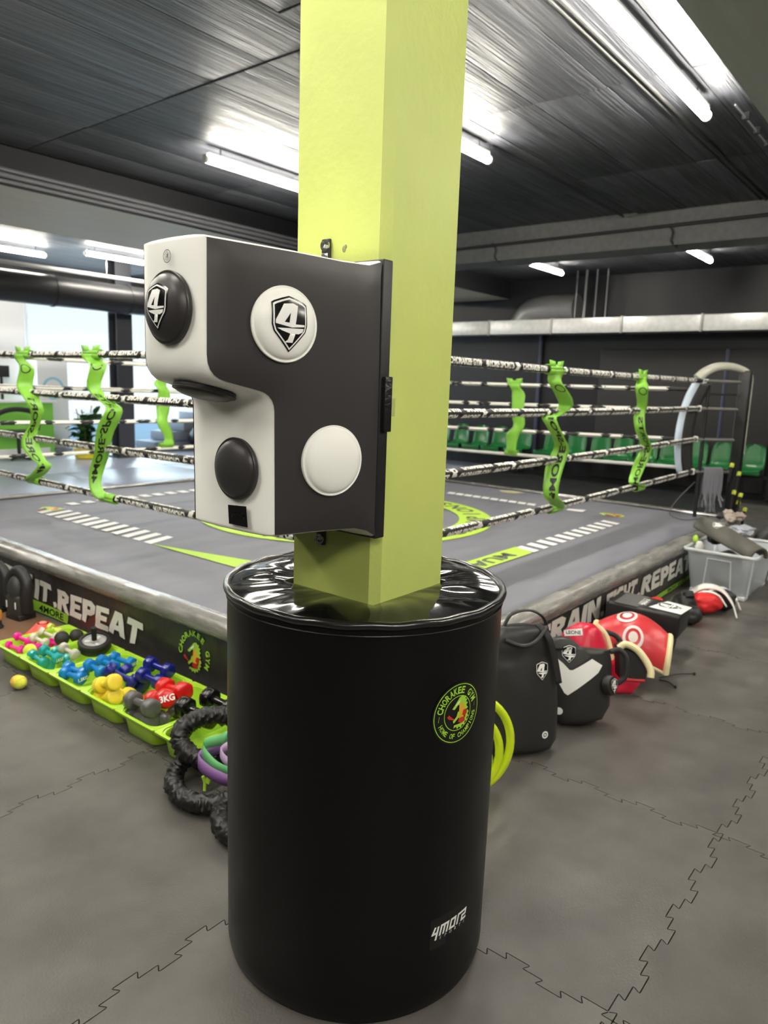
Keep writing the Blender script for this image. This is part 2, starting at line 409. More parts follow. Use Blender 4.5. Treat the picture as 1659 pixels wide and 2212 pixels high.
# window wall at the far side: sill, lintel, piers
wall('wall_back', (3.45, 14.75, 3.42), (18.9, 0.12, 0.86), DARKWALL)
w2 = MB(); w2.box((-1.0, 14.75, 1.45), (10, 0.12, 3.1)); w2.box((5.45, 14.75, 1.45), (2.9, 0.12, 3.1)); struct('wall_back_white', w2, WHITEWALL)['kind'] = 'structure'
for i in range(3):
    x0 = 6.95 + i * 2.0; wn = struct('window_%d' % (i + 1), MB().box((x0 + 1.0, 14.75, 1.5), (1.95, 0.012, 2.95)), GLASS)
    f = MB()
    for dx in (0.0, 2.0): f.box((x0 + dx, 14.75, 1.5), (0.05, 0.08, 3.0))
    f.box((x0 + 1, 14.75, 2.98), (2, 0.08, 0.05)); f.box((x0 + 1, 14.75, 0.03), (2, 0.08, 0.06)); f.box((x0 + 1, 14.75, 1.02), (2, 0.06, 0.04))
    f.build('window_frame', mat('white_frame', (225, 230, 235), 0.4), wn)
# ground and pale building outside the windows
ow = MB(); ow.box((8, 20, -0.15), (40, 10, 0.1)); struct('trim_9', ow, mat('outside_ground', (210, 215, 220), 0.8))

# ceiling: backing slab, formwork panels, beams
ceil = struct('ceiling', MB().box((3.45, 4.3, 3.72), (19.0, 21.0, 0.2)), DARKCONC)
pn = MB(); pn.box((0, 0, 0), (1.988, 0.549, 0.03), bev=0.003); p0 = pn.build('ceiling_panel', CEIL, ceil); p0.location = (0, 0, 0); first = True
rr = random.Random(3)
for iy in range(11):
    y = 1.42 + iy * 0.556
    for ix in range(-1, 5):
        x = -0.5 + ix * 2.0 + (0.6 if y < 3.4 else 1.0)
        if x > 8.4: continue
        o = p0 if first else p0.copy()
        if not first: COL.objects.link(o)
        first = False; o.location = (x, y, 3.612 + rr.uniform(-0.004, 0.004))
# plain panels elsewhere
pl = MB()
pl.box((11.1, 4.3, 3.605), (3.6, 20.5, 0.03)); pl.box((1.3, 12.0, 3.605), (15.0, 5.2, 0.03)); pl.box((1.3, -3.5, 3.605), (15.0, 5.0, 0.03))
pl.box((4.2, 4.4, 3.628), (10.4, 6.2, 0.02)); pl.build('ceiling_sheet', CEIL, ceil)
struct('trim_1', MB().box((8.98, 3.2, 3.42), (0.46, 8.0, 0.40)), BEAM)
LIT_BEAM = mat('lit_beam_tone', (176, 180, 178), 0.5, var=0.06, vscale=3, stretch=(0.3, 5, 5), bump=0.2, bscale=8, bstretch=(0.3, 8, 8), bdist=0.01)  # near-beam colour with bounced light put into it
tr2 = struct('trim_2', MB().box((3.4, 8.25, 3.43), (18.8, 1.9, 0.36)), mat('lit_soffit_tone', (206, 194, 176), 0.6, var=0.06, vscale=3, stretch=(0.3, 5, 5)))  # pale warm underside: bounce light put into the colour against the blue daylight
MB().box((3.4, 7.296, 3.43), (18.8, 0.012, 0.362)).build('shaded_face', mat('shaded_beam_face', (20, 20, 23), 0.6, spec=.2), tr2)  # thin sheet on the beam side, its shade put into the colour
struct('trim_3', MB().box((3.4, 0.22, 3.46), (18.8, 2.16, 0.32)), mat('lit_beam_tone', (176, 180, 178), 0.5, var=0.06, vscale=3, stretch=(0.3, 5, 5), bump=0.2, bscale=8, bstretch=(0.3, 8, 8), bdist=0.01))  # underside gets only bounce, so extra brightness is put into the colour
# cable trunking on the beams: countable runs
def run(name, pts, r, m, label, cat, group=None, n=10):
    mb = MB().tube(pts, r, n, caps=True); o = mb.build(name, m); return tag(o, label, cat, group)
for k, (z, r_) in enumerate(((3.385, 0.020), (3.335, 0.024), (3.283, 0.020))):
    t = thing('conduit', ['dark conduit nearest the ceiling on the left beam face', 'dark conduit in the middle of three on the left beam face', 'dark conduit lowest of three on the left beam face'][k], 'conduit', group='conduits on the left beam')
    MB().tube([(-3, 7.27, z), (8.7, 7.27, z)], r_, 10).build('pipe', mat('grey_conduit', (84, 84, 88), 0.4), t)
t = thing('conduit', 'dark conduit along the face of the right-hand beam above the far lamps', 'conduit')
MB().tube([(8.72, -2, 3.46), (8.72, 7.1, 3.40)], 0.018, 10).build('pipe', PIPE, t)
mb = MB()
for y in (3.0, 5.3, 6.4): mb.tube([(8.73, y, 3.44), (8.73, y - 0.06, 3.36), (8.73, y - 0.05, 3.26), (8.8, y - 0.1, 3.2)], 0.012, 8, sub=4)
mb.build('branch_pipe', PIPE, t)
t = thing('conduit', 'thin grey conduit on the ceiling left of the big near lamp', 'conduit')
MB().tube([(2.2, 2.0, 3.585), (8.7, 2.0, 3.585)], 0.014, 8).tube([(2.2, 2.05, 3.585), (8.7, 2.05, 3.585)], 0.008, 8).build('pipe', mat('grey_conduit2', (56, 55, 55), 0.5), t)
t = thing('cable_rail', 'pale clipped cable run beyond the end of the big near lamp', 'cable')
for k in range(6):
    x = 5.78 + k * 0.36
    MB().tube([(x, 1.60, 3.56), (x + 0.28, 1.60, 3.56)], 0.007, 6).build('cable', mat('pale_cable', (150, 152, 158), 0.4), t)
    MB().box((x + 0.31, 1.60, 3.575), (0.04, 0.05, 0.05)).build('clip', PIPE, t)
t = thing('conduit', 'thin conduit on the ceiling trailing from the lamp behind the pillar', 'conduit')
MB().tube([(5.7, 3.52, 3.58), (8.7, 3.52, 3.58)], 0.012, 8).build('pipe', PIPE, t)

# lamps
def lamp(x0, x1, y, z, label, group='ceiling tube lamps', w=0.034, ztop=3.59):
    t = thing('tube_lamp', label, 'lamp', ((x0 + x1) / 2, y, z), group=group); L = x1 - x0
    mb = MB(); mb.tube([(-L / 2, 0, 0), (L / 2, 0, 0)], w, 14); mb.build('diffuser', LAMPM, t)
    mb = MB(); mb.box((0, 0, w + 0.012), (L * 0.98, 0.05, 0.024)); mb.build('batten', LAMPW, t)
    for s in (-1, 1):
        MB().tube([(s * L / 2, 0, 0), (s * (L / 2 + 0.012), 0, 0), (s * (L / 2 + 0.03), 0, 0)], w * 0.95, 14).build('end_cap', mat('clear_cap', (170, 170, 165), 0.3), t)
        MB().tube([(s * L * 0.4, 0, w + 0.02), (s * L * 0.4, 0, ztop - z)], 0.006, 6).build('hanger', PIPE, t)
    return t
lamp(4.33, 5.85, 5.62, 3.47, 'bright tube lamp left of the green pillar near the ceiling')
lamp(4.17, 5.67, 3.53, 3.47, 'bright tube lamp whose end shows just right of the green pillar')
lamp(3.2, 5.62, 1.74, 3.47, 'largest brightest tube lamp at the top right')
lamp(10.43, 11.5, 5.62, 3.45, 'small far tube lamp right of the pillar, the left one of two beyond the beam')
lamp(10.0, 11.35, 3.25, 3.45, 'small far tube lamp beyond the beam, the right one of two')
lamp(6.45, 7.95, 11.5, 3.47, 'tube lamp behind the left beam, beside the bag top')
lamp(4.75, 6.22, 12.4, 3.47, 'tube lamp behind the left beam at the left edge')
for x in (0.2,):  # lamp rows carried on out of view, added for their light
    for y, nm in ((1.74, 'near'), (3.53, 'middle'), (5.62, 'far')): lamp(x, x + 1.5, y, 3.47, 'unseen added tube lamp above the floor left of the pillar, %s row' % nm, 'tube lamps out of frame')
for (x, y, nm) in ((-3.0, 3.5, 'far left'), (-3.0, 0.2, 'left'), (-2.0, 1.74, 'middle left'), (-3.2, -1.6, 'back left'), (-1.2, -1.6, 'nearest'), (2.2, -1.6, 'right of the nearest'), (5.6, -1.6, 'second right of the nearest'), (9.0, -1.6, 'far right'), (-1.2, -4, 'farthest back'), (4, -4, 'farthest back on the right')): lamp(x, x + 1.5, y, 3.47, 'added fill lamp behind the camera, %s' % nm, 'tube lamps out of frame')  # unseen lamps added to fill the bag front and near faces
for x, nm in ((0.5, 'left end'), (9.3, 'right end')): lamp(x, x + 1.5, 11.5, 3.47, 'tube lamp above the training mats, %s' % nm, 'tube lamps out of frame')

# far left: big round duct, thin white pipe, column, green parts
t = thing('round_duct', 'large black round ventilation duct in front of the windows', 'duct')
MB().tube([(0, 12.0, 2.87), (12.8, 12.0, 2.87)], 0.245, 28).build('duct', mat('black_duct', (40, 40, 42), 0.4), t)
for k in range(9): MB().tube([(0.7 + k * 1.35, 12.0, 2.87), (0.74 + k * 1.35, 12.0, 2.87)], 0.256, 28).build('collar', mat('black_duct', (40, 40, 42), 0.4), t)
t = thing('white_pipe', 'thin white pipe hanging above the black duct', 'pipe')
MB().tube([(0, 12.0, 3.225), (12.8, 12.0, 3.225)], 0.032, 10).build('pipe', mat('white_pipe_paint', (222, 222, 218), 0.4), t)
for k in range(6): MB().tube([(1.4 + k * 1.9, 12.0, 3.2), (1.4 + k * 1.9, 12.0, 3.6)], 0.006, 6).build('hanger', STEEL, t)
t = thing('steel_column', 'dark steel column standing before the windows', 'column', (7.72, 12.65, 0))
mb = MB(); mb.box((0, -0.13, 1.8), (0.32, 0.03, 3.6)); mb.box((0, 0.13, 1.8), (0.32, 0.03, 3.6)); mb.box((0, 0, 1.8), (0.03, 0.26, 3.6)); mb.build('shaft', mat('dark_column', (58, 60, 68), 0.5), t)
MB().box((0, 0, 0.015), (0.42, 0.42, 0.03), bev=0.004).build('base_plate', mat('dark_column', (58, 60, 68), 0.5), t)

# right wall: white rectangular duct, elbow, rods, pipes
t = thing('rectangular_duct', 'long pale rectangular duct along the dark right wall', 'duct')
for k in range(9):
    y0 = -1.6 + k * 1.28; MB().box((12.35, y0 + 0.63, 2.665), (0.35, 1.262, 0.25), bev=0.006).build('duct_section', DUCTM, t)
    MB().box((12.35, y0, 2.665), (0.38, 0.035, 0.28), bev=0.004).build('collar', mat('duct_collar', (170, 170, 166), 0.4, metal=0.4), t)
t = thing('duct_elbow', 'round silver duct elbow above the pale duct', 'duct')
mb = MB(); mb.tube([(12.6, 6.9, 2.7), (12.6, 6.72, 2.93), (12.6, 6.4, 3.0), (12.6, 5.8, 3.0)], 0.25, 26, sub=6); mb.build('elbow', mat('silver_duct', (150, 150, 150), 0.4, metal=0.7), t)
mb = MB()
for k in range(3): mb.tube([(12.6, 6.25 - k * 0.2, 3.0), (12.6, 6.235 - k * 0.2, 3.0)], 0.258, 26)
mb.build('collar', mat('silver_duct', (150, 150, 150), 0.4, metal=0.7), t)
for i, y in enumerate((5.66, 5.49, 5.3, 5.11)):
    o = MB().tube([(12.2, y, 2.72), (12.2, y, 3.6)], 0.012 if i != 1 else 0.02, 8).build('hanging_rod', mat('grey_rod', (130, 130, 132), 0.4, metal=0.6)); tag(o, 'thin metal rod hanging by the silver elbow, %s from the elbow' % ['nearest', 'second', 'third', 'farthest'][i], 'rod', 'rods above the pale duct')
o = MB().tube([(12.86, 6.6, 0.0), (12.86, 6.6, 2.6)], 0.035, 10).build('wall_pipe', mat('blue_grey_pipe', (60, 64, 92), 0.4)); tag(o, 'blue-grey vertical pipe on the dark wall behind the ribbon', 'pipe')
o = MB().tube([(12.86, 3.25, 0.0), (12.86, 3.25, 2.3)], 0.03, 10).build('wall_pipe', mat('blue_grey_pipe', (60, 64, 92), 0.4)); tag(o, 'blue-grey vertical pipe on the dark wall beside the ring post', 'pipe')
o = MB().box((12.87, 3.95, 1.15), (0.04, 2.9, 2.3), bev=0.01).build('wall_panel', mat('charcoal_panel', (46, 44, 44), 0.6)); tag(o, 'charcoal panel on the dark wall behind the green seats', 'panel')
# green seats
def seat_unit(y, i, n):
    t = thing('stadium_seat', 'green plastic bucket seat on the wall bench, %s' % ORD[i], 'seat', (12.25, y, 0), group='green seats along the wall')
    mb = MB(); 
    prof = [(-0.24, 0.40, .195), (-0.23, 0.425, .20), (-0.1, 0.415, .19), (0.06, 0.41, .185), (0.14, 0.44, .18), (0.18, 0.52, .18), (0.205, 0.66, .178), (0.222, 0.75, .165), (0.23, 0.79, .14), (0.236, 0.812, .10), (0.238, 0.82, .06)]
    rings = []
    for (x, z, w) in prof:
        row = []
        for k in range(9):
            u = -1 + k / 4; lift = 0.035 * u ** 4 if z < 0.45 else 0.0; fwd = -0.035 * u ** 4 if z > 0.45 else 0
            row.append(mb.b.verts.new((x + fwd, u * w, z + lift)))
        rings.append(row)
    for a, b in zip(rings, rings[1:]):
        for k in range(8): mb.face((a[k], a[k + 1], b[k + 1], b[k]), True)
    o = mb.build('seat_shell', CHAIRG, t, angle=60); md = o.modifiers.new('s', 'SOLIDIFY'); md.thickness = 0.014; md.offset = -1
    MB().box((-0.235, 0, 0.40), (0.02, 0.39, 0.05), bev=0.006).build('front_lip', CHAIRG, t)
    MB().box((0.0, 0, 0.384), (0.2, 0.1, 0.044)).build('bracket', BLK_STEEL, t)
ORD = ['first from the left', 'second from the left', 'third from the left', 'fourth from the left', 'left of the pipe', 'right of the pipe', 'seventh from the left', 'eighth from the left', 'ninth from the left', 'tenth from the left', 'eleventh from the left', 'left of corner pad', 'behind corner pad', 'left of ring post', 'right of ring post']
ys = [8.9, 8.45, 7.99, 7.55, 7.12, 6.60, 5.98, 5.52, 5.07, 4.64, 4.2, 3.94 - 0.12 + 0.0, 3.47, 3.04, 2.57]
ys[3] = 7.53; ys[4] = 7.1; ys[9] = 4.66; ys[10] = 4.25; ys[11] = 3.85; ys[12] = 3.45; ys[13] = 3.04; ys[14] = 2.6
for i, y in enumerate(ys): seat_unit(y, i, len(ys))
t = thing('seat_bench', 'black steel beam carrying the row of green seats', 'bench', (12.25, 5.5, 0))
MB().box((0, 0, 0.335), (0.06, 7.2, 0.05)).build('beam', BLK_STEEL, t)
for y in (-3.2, -1.1, 1.1, 3.2): MB().box((0, y, 0.16), (0.05, 0.05, 0.31)).build('leg', BLK_STEEL, t); 
for y in (-3.2, -1.1, 1.1, 3.2): MB().box((0, y, 0.006), (0.4, 0.06, 0.012)).build('foot', BLK_STEEL, t)

# far left furniture: green reception desk, plant, steps
t = thing('reception_desk', 'green and white reception desk at the left edge by the windows', 'desk', (5.9, 13.9, 0))
MB().box((0, 0, 0.5), (1.95, 0.5, 0.98), bev=0.01).build('front_panel', mat('green_desk', (130, 205, 80), 0.45), t)
MB().box((0, 0, 1.01), (2.05, 0.6, 0.04), bev=0.008).build('worktop', WHITEWALL, t)
MB().box((-0.1, -0.26, 0.08), (1.95, 0.02, 0.14)).build('kick_board', WHITEWALL, t)
t = thing('office_chair', 'black rounded chair in front of the green reception desk', 'chair', (5.95, 13.1, 0))
MB().tube([(-0.42, 0, 0.70), (-0.3, 0, 0.84), (0, 0.02, 0.90), (0.3, 0, 0.84), (0.40, 0, 0.70)], 0.045, 10, sub=5).build('armrest', BLACK_SOFT, t)
MB().box((0, 0, 0.5), (0.5, 0.45, 0.07), bev=0.02).build('seat', BLACK_SOFT, t); MB().tube([(0, 0, 0.03), (0, 0, 0.47)], 0.03, 10).build('pole', BLK_STEEL, t)
mb = MB()
for k in range(5): a = 2 * PI * k / 5; mb.tube([(0, 0, 0.06), (0.26 * math.cos(a), 0.26 * math.sin(a), 0.035)], 0.018, 8)
mb.build('base', BLK_STEEL, t); mb = MB().tube([(-0.36, 0, .52), (-0.42, 0, .72)], .02, 8).tube([(0.36, 0, .52), (0.4, 0, .72)], .02, 8); mb.build('back_frame', BLK_STEEL, t)
t = thing('potted_plant', 'leafy green plant in a yellow pot before the windows', 'plant', (7.02, 12.75, 0))
MB().lathe([(0.15, 0), (0.2, 0.02), (0.22, 0.17), (0.235, 0.18), (0.235, 0.2), (0.2, 0.2), (0.19, 0.16)], n=24).build('pot', mat('yellow_pot', (222, 206, 40), 0.4), t)
MB().lathe([(0.19, 0.15), (0.1, 0.165), (0.02, 0.17)], n=20).build('soil', mat('soil', (50, 38, 28), 0.9), t)
rr = random.Random(5); mb = MB(); stems = []
for k in range(7):
    a = rr.uniform(0, 2 * PI); d = rr.uniform(0.05, 0.26); h = rr.uniform(0.6, 1.0); P = [(0.02 * math.cos(a), 0.02 * math.sin(a), 0.16), (d * .4 * math.cos(a), d * .4 * math.sin(a), h * .5), (d * math.cos(a), d * math.sin(a), h)]
    mb.tube(P, 0.009, 6, sub=4); stems.append([Vector(p) for p in P])
mb.build('stem', mat('stem', (88, 76, 50), 0.7), t)
def leaf_mesh():
    mb = MB(); rows = []
    for i in range(7):
        u = i / 6; w = 0.075 * math.sin(PI * min(1, u * 0.93 + 0.05)) ** 0.8; z = 0.03 * math.sin(u * PI)
        rows.append([mb.b.verts.new((u * 0.24, -w, z)), mb.b.verts.new((u * 0.24, 0, z - 0.008)), mb.b.verts.new((u * 0.24, w, z))])
    for a, b in zip(rows, rows[1:]):
        mb.face((a[0], a[1], b[1], b[0]), True); mb.face((a[1], a[2], b[2], b[1]), True)
    return mb
lf0 = leaf_mesh().build('leaf', mat('leaf_green', (52, 96, 44), 0.35, objvar=0.3), t); first = True
for k in range(96):
    S_ = stems[k % 7]; u = rr.uniform(0.3, 1); q = smooth_path(S_, 6)[int(u * 11)]
    o = lf0 if first else lf0.copy()
    if not first: COL.objects.link(o)
    first = False; o.location = q; o.rotation_euler = (rr.uniform(-.4, .4), rr.uniform(-0.9, 0.4), rr.uniform(0, 2 * PI)); s_ = rr.uniform(0.8, 1.25); o.scale = (s_, s_, s_)
t = thing('step_unit', 'grey stepped platform beside the windows behind the bag', 'steps', (9.6, 13.6, 0))
for k in range(4): MB().box((0.35 + k * 0.16, 0, 0.1 + k * 0.2), (2.3 - k * 0.42, 0.7, 0.19), bev=0.01).build('step', mat('grey_step', (120, 128, 142), 0.5), t)
o = MB().sphere((9.75, 12.9, 0.28), 0.28, sc=(1, 1, 1)).build('exercise_ball', mat('black_ball', (22, 26, 40), 0.35)); tag(o, 'dark exercise ball on the floor near the stepped platform', 'ball')
o = MB().box((3.6, 13.5, 0.035), (2.0, 0.6, 0.06)).build('green_strip', mat('green_desk', (130, 205, 80), 0.45)); tag(o, 'low green platform strip on the floor before the desk', 'platform')
t = thing('roll_up_banner', 'white roll-up banner with a pale blue round emblem by the windows', 'banner', (7.22, 14.3, 0))
MB().box((0, 0, 0.95), (0.6, 0.02, 1.85)).build('sheet', WHITEWALL, t); MB().box((0, 0, 0.03), (0.64, 0.16, 0.06), bev=0.01).build('base', STEEL, t)
D = Decal(); D.poly([circle(0, 0, 0.22), list(reversed(circle(0, 0, 0.17)))], 0, 0); D.build('emblem', plane_map((0, -0.011, 1.25), (1, 0, 0), (0, 0, 1), (0, -1, 0)), mat('pale_blue_print', (150, 205, 225), 0.5), t)
o = MB().box((6.3, 14.45, 1.55), (0.3, 0.05, 0.22), bev=0.01).box((6.3, 14.45, 0.75), (0.04, 0.04, 1.5)).box((6.3, 14.45, 0.012), (0.3, 0.25, 0.024)).build('display_stand', BLK_STEEL); tag(o, 'small dark display on a thin stand beside the white wall', 'display')

# ================================================================== PILLAR AND ITS PADDING
def rot_to(d, up=(0, 0, 1)):
    """matrix taking local z to d, local y towards up"""
    z = Vector(d).normalized(); x = Vector(up).cross(z)
    if x.length < 1e-5: x = z.orthogonal()
    x.normalize(); y = z.cross(x)
    return Matrix(((x[0], y[0], z[0], 0), (x[1], y[1], z[1], 0), (x[2], y[2], z[2], 0), (0, 0, 0, 1)))
PX0, PX1, PY0, PY1, CH = 1.311, 1.610, 1.068, 1.370, 0.021
poly = [(PX0 + CH, PY0), (PX1 - CH, PY0), (PX1, PY0 + CH), (PX1, PY1 - CH), (PX1 - CH, PY1), (PX0 + CH, PY1), (PX0, PY1 - CH), (PX0, PY0 + CH)]
pil = thing('concrete_pillar', 'lime green square concrete pillar rising from the round black pad', 'pillar', (0, 0, 0))
MB().prism(poly, 3.6, Matrix.Translation((0, 0, 0))).build('shaft', LIME, pil, angle=20)
for (y, z, r_) in ((1.195, 1.857, .006), (1.19, 1.862, .004)):
    mb = MB().sphere((PX0, y, z), r_, sc=(0.4, 1, 1.3), n=10, m=6)
    mb.build('plaster_chip', mat('plaster_chip', (150, 150, 110), 0.8), pil)
o = MB().box((1.353, 1.0675, 1.497), (0.016, 0.0015, 0.042)).build('adhesive_tape', mat('clear_tape', (205, 215, 150), 0.15, alpha=0.6)); tag(o, 'small strip of clear tape on the pillar beside the padded bag plate', 'tape')

CX, CY, CR, CZ = 1.452, 1.217, 0.366, 1.035
pad = thing('pillar_pad', 'tall round black vinyl crash pad wrapped around the pillar foot', 'pad', (CX, CY, 0))
def wob(th, z): return 1 + 0.004 * math.sin(3 * th + 1) * (1 - z / CZ) + 0.003 * math.sin(7 * th + z * 4) * math.exp(-((z - 0.12) / 0.25) ** 2)
mb = MB(); n = 128; zs = [0.0, 0.012, 0.03, 0.06, 0.1, 0.16, 0.24, 0.34, 0.46, 0.6, 0.74, 0.88, 0.96, 1.0, 1.018]
rings = []
for z in zs:
    rr_ = CR * (0.975 if z == 0 else 0.99 if z < 0.02 else 1.0 if z < 1.0 else 0.998)
    rings.append([mb.b.verts.new((rr_ * wob(2 * PI * k / n, z) * math.cos(2 * PI * k / n), rr_ * wob(2 * PI * k / n, z) * math.sin(2 * PI * k / n), z)) for k in range(n)])
for a, b in zip(rings, rings[1:]):
    for k in range(n): mb.face((a[k], a[(k + 1) % n], b[(k + 1) % n], b[k]), True)
mb.build('cover', BLK_VINYL, pad, angle=60)
# top: wrinkled ring between square hole and rim
mb = MB(); hx = 0.155; n = 160; NR = 26; rings = []
for i in range(NR + 1):
    u = i / NR; row = []
    for k in range(n):
        a = 2 * PI * k / n; ca, sa = math.cos(a), math.sin(a)
        sq = hx / max(abs(ca), abs(sa)); r0 = sq; r1 = CR - 0.004; r_ = r0 + (r1 - r0) * u
        x, y = r_ * ca, r_ * sa
        w = 0.0085 * math.sin(u * PI) ** 0.7 * (noise.noise(Vector((a * 3.2, u * 1.0, 0))) * 1.1 + 0.30 * noise.noise(Vector((a * 9, u * 1.2, 3)))) * (0.35 + 0.65 * abs(math.cos((a + 2.3) / 2)) ** 1.0)
        w += 0.0022 * noise.noise(Vector((x * 9, y * 9, 1))) * math.sin(u * PI)
        w += 0.0022 * noise.noise(Vector((a * 14, 0, 2))) * max(0, u - 0.72) * 3.0 * (1 - u) * 4
        z = 1.026 + 0.008 * math.sin(u * PI) + w
        row.append(mb.b.verts.new((x, y, z)))
    rings.append(row)
for a, b in zip(rings, rings[1:]):
    for k in range(n): mb.face((a[k], a[(k + 1) % n], b[(k + 1) % n], b[k]), True)
# drop into the square hole
low = [mb.b.verts.new((v.co.x * 0.985, v.co.y * 0.985, 0.99)) for v in rings[0]]
for k in range(n): mb.face((low[k], low[(k + 1) % n], rings[0][(k + 1) % n], rings[0][k]), True)
mb.build('top_cover', GLOSS_VINYL, pad, angle=80)
MB().tube([(CR * math.cos(2 * PI * k / 96), CR * math.sin(2 * PI * k / 96), 1.024 + 0.0015 * math.sin(k * 1.3)) for k in range(96)], 0.0105, 12, closed=True).build('rim_piping', mat('rim_vinyl', (16, 16, 16), 0.24, spec=.8, bump=.4, bscale=40, bdist=.002), pad)
MB().tube([((CR + 0.0005) * math.cos(2 * PI * k / 96), (CR + 0.0005) * math.sin(2 * PI * k / 96), 1.0) for k in range(96)], 0.0022, 6, closed=True).build('seam', BLK_VINYL, pad)
q = 0.185; mb = MB(); 
SQ = [(-q, -q), (q, -q), (q, q), (-q, q)]
def cylmap(th0, z0):
    def f(u, v, h):
        th = R(th0) + u / CR; return Vector(((CR + 0.0012 + h) * math.cos(th), (CR + 0.0012 + h) * math.sin(th), z0 + v))
    return f
# round emblem
D = Decal(); r = 0.073
D.poly([circle(0, 0, r * 1.06, 48)], 0, 0)
D.poly([circle(0, 0, r, 48), list(reversed(circle(0, 0, r * 0.972, 48)))], 1, 1)
D.poly([circle(0, 0, r * .60, 48), list(reversed(circle(0, 0, r * 0.575, 48)))], 1, 1)
D.arc_text('CHORAKEE GYM', 0, 0, r * 0.785, R(172), R(18), r * .24, 1, 1, 0.03)
D.arc_text('HOME OF CHAMPIONS', 0, 0, r * 0.785, R(200), R(352), r * .17, 1, 1, 0.02, flip=True)
D.stroke([(-r * .79, r * .05), (-r * .81, -r * .14)], r * .012, 1, 1); D.stroke([(r * .79, r * .05), (r * .81, r * .16)], r * .012, 1, 1)
croc(D, r * 0.02, -r * 0.02, r * .70, 1, 2, 3, 4, 1)
D.build('round_emblem', cylmap(-101.7, 0.789), [PRINT_K, PRINT_G, PRINT_Y, PRINT_R, PRINT_W], pad, maxlen=0.012)
# the patch near the foot
D = Decal(); pt = [(-.067, -.042), (.067, -.042), (.067, .042), (-.067, .042)]
D.poly([pt], 0, 0); more_logo(D, 0.002, 0.004, 0.122, 1, 1)
D.build('brand_patch', cylmap(-99.3, 0.213), [mat('patch_vinyl', (17, 17, 17), 0.5), PRINT_W], pad, maxlen=0.012)

# ------------------------------------------------------------------ angled wall bag
bag = thing('wall_punch_bag', 'black and white stepped leather punching bag bolted to the green pillar', 'punching bag')
YC, K_ = 1.24, 0.24
def y_near(x): return 1.045 + (1.27 - x) * K_
def y_far(x): return 2 * YC - y_near(x)
def fillet(pts, rad, seg=5):
    out = []; N = len(pts)
    for i in range(N):
        p, a, b = Vector(pts[i]), Vector(pts[i - 1]), Vector(pts[(i + 1) % N]); r_ = rad[i]
        if r_ <= 0: out.append(tuple(p)); continue
        d1 = (a - p).normalized(); d2 = (b - p).normalized(); r1 = min(r_, (a - p).length * .49, (b - p).length * .49)
        s, e = p + d1 * r1, p + d2 * r1
        for k in range(seg + 1):
            t = k / seg; out.append(tuple(s * (1 - t) ** 2 + p * 2 * t * (1 - t) + e * t * t))
    return out
P = [(0.870, 1.811), (1.06, 1.808), (1.17, 1.804), (1.235, 1.805), (1.272, 1.816), (1.276, 1.5), (1.276, 1.199), (1.245, 1.214), (1.215, 1.222), (1.12, 1.225), (1.012, 1.226), (1.009, 1.517), (0.868, 1.549)]
PR = [0.006, 0, 0, 0, 0, 0, 0, 0, 0, 0, 0.008, 0.03, 0.045]
prof = fillet(P, PR)
# densify
dp = []
for i in range(len(prof)):
    a, b = Vector(prof[i]), Vector(prof[(i + 1) % len(prof)]); m_ = max(1, int((b - a).length / 0.03))
    for k in range(m_): dp.append(a.lerp(b, k / m_))
prof = dp; NP = len(prof)
cen = Vector((1.12, 1.56))
def nrm(i):
    t = (prof[(i + 1) % NP] - prof[i - 1]).normalized(); return Vector((-t.y, t.x))
sgn = 1 if nrm(0).dot(prof[0] - cen) > 0 else -1
NRM = [nrm(i) * sgn for i in range(NP)]
mb = MB(); NY = 8; rings = []; e = 0.007
lat = [0.0, 0.03] + [0.03 + 0.94 * k / NY for k in range(1, NY)] + [0.97, 1.0]
for u in lat:
    row = []
    ins = e if u in (0.0, 1.0) else (0.0015 if u in (0.03, 0.97) else 0)
    for i in range(NP):
        p = prof[i] - NRM[i] * ins; bulge = 0.003 * (1 - (2 * u - 1) ** 2) * (0 if p.x > 1.26 else 1)
        p = p + NRM[i] * bulge
        row.append(mb.b.verts.new((p.x, y_near(p.x) + (y_far(p.x) - y_near(p.x)) * u, p.y)))
    rings.append(row)
for a, b in zip(rings, rings[1:]):
    for i in range(NP): mb.face((a[i], a[(i + 1) % NP], b[(i + 1) % NP], b[i]), True)
mb.build('white_leather_band', WHITE_LEATHER, bag, angle=50)
# black side panels, slightly pillowed grids
def side_panel(near):
    mb = MB(); loop = [prof[i] - NRM[i] * (e * 0.75) for i in range(NP)]
    tris = tessellate_polygon([[Vector((p.x, p.y, 0)) for p in loop]])
    t = bmesh.new(); vs = [t.verts.new((p.x, p.y, 0)) for p in loop]
    for q_ in tris:
        try: t.faces.new([vs[i] for i in q_])
        except ValueError: pass
    for _ in range(6):
        es = [x for x in t.edges if x.calc_length() > 0.035 and not x.is_boundary]
        if not es: break
        bmesh.ops.subdivide_edges(t, edges=es, cuts=1); bmesh.ops.triangulate(t, faces=list(t.faces)); 
        bmesh.ops.beautify_fill(t, faces=list(t.faces), edges=[x for x in t.edges if not x.is_boundary])
    import mathutils
    def dist(x, z):
        best = 1
        for i in range(0, NP):
            a, b = loop[i], loop[(i + 1) % NP]; ab = b - a; tt = max(0, min(1, (Vector((x, z)) - a).dot(ab) / max(1e-9, ab.length_squared)))
            best = min(best, (Vector((x, z)) - a - ab * tt).length)
        return best
    for v in t.verts:
        x, z = v.co.x, v.co.y; d = dist(x, z); bu = 0.010 * (1 - math.exp(-d / 0.03)) + 0.0008
        v.co = Vector((x, (y_near(x) - bu) if near else (y_far(x) + bu), z))
    bmesh.ops.recalc_face_normals(t, faces=t.faces)
    mb.merge(t); return mb.build('black_leather_side', BLACK_LEATHER, bag, angle=60)
side_panel(True); side_panel(False)
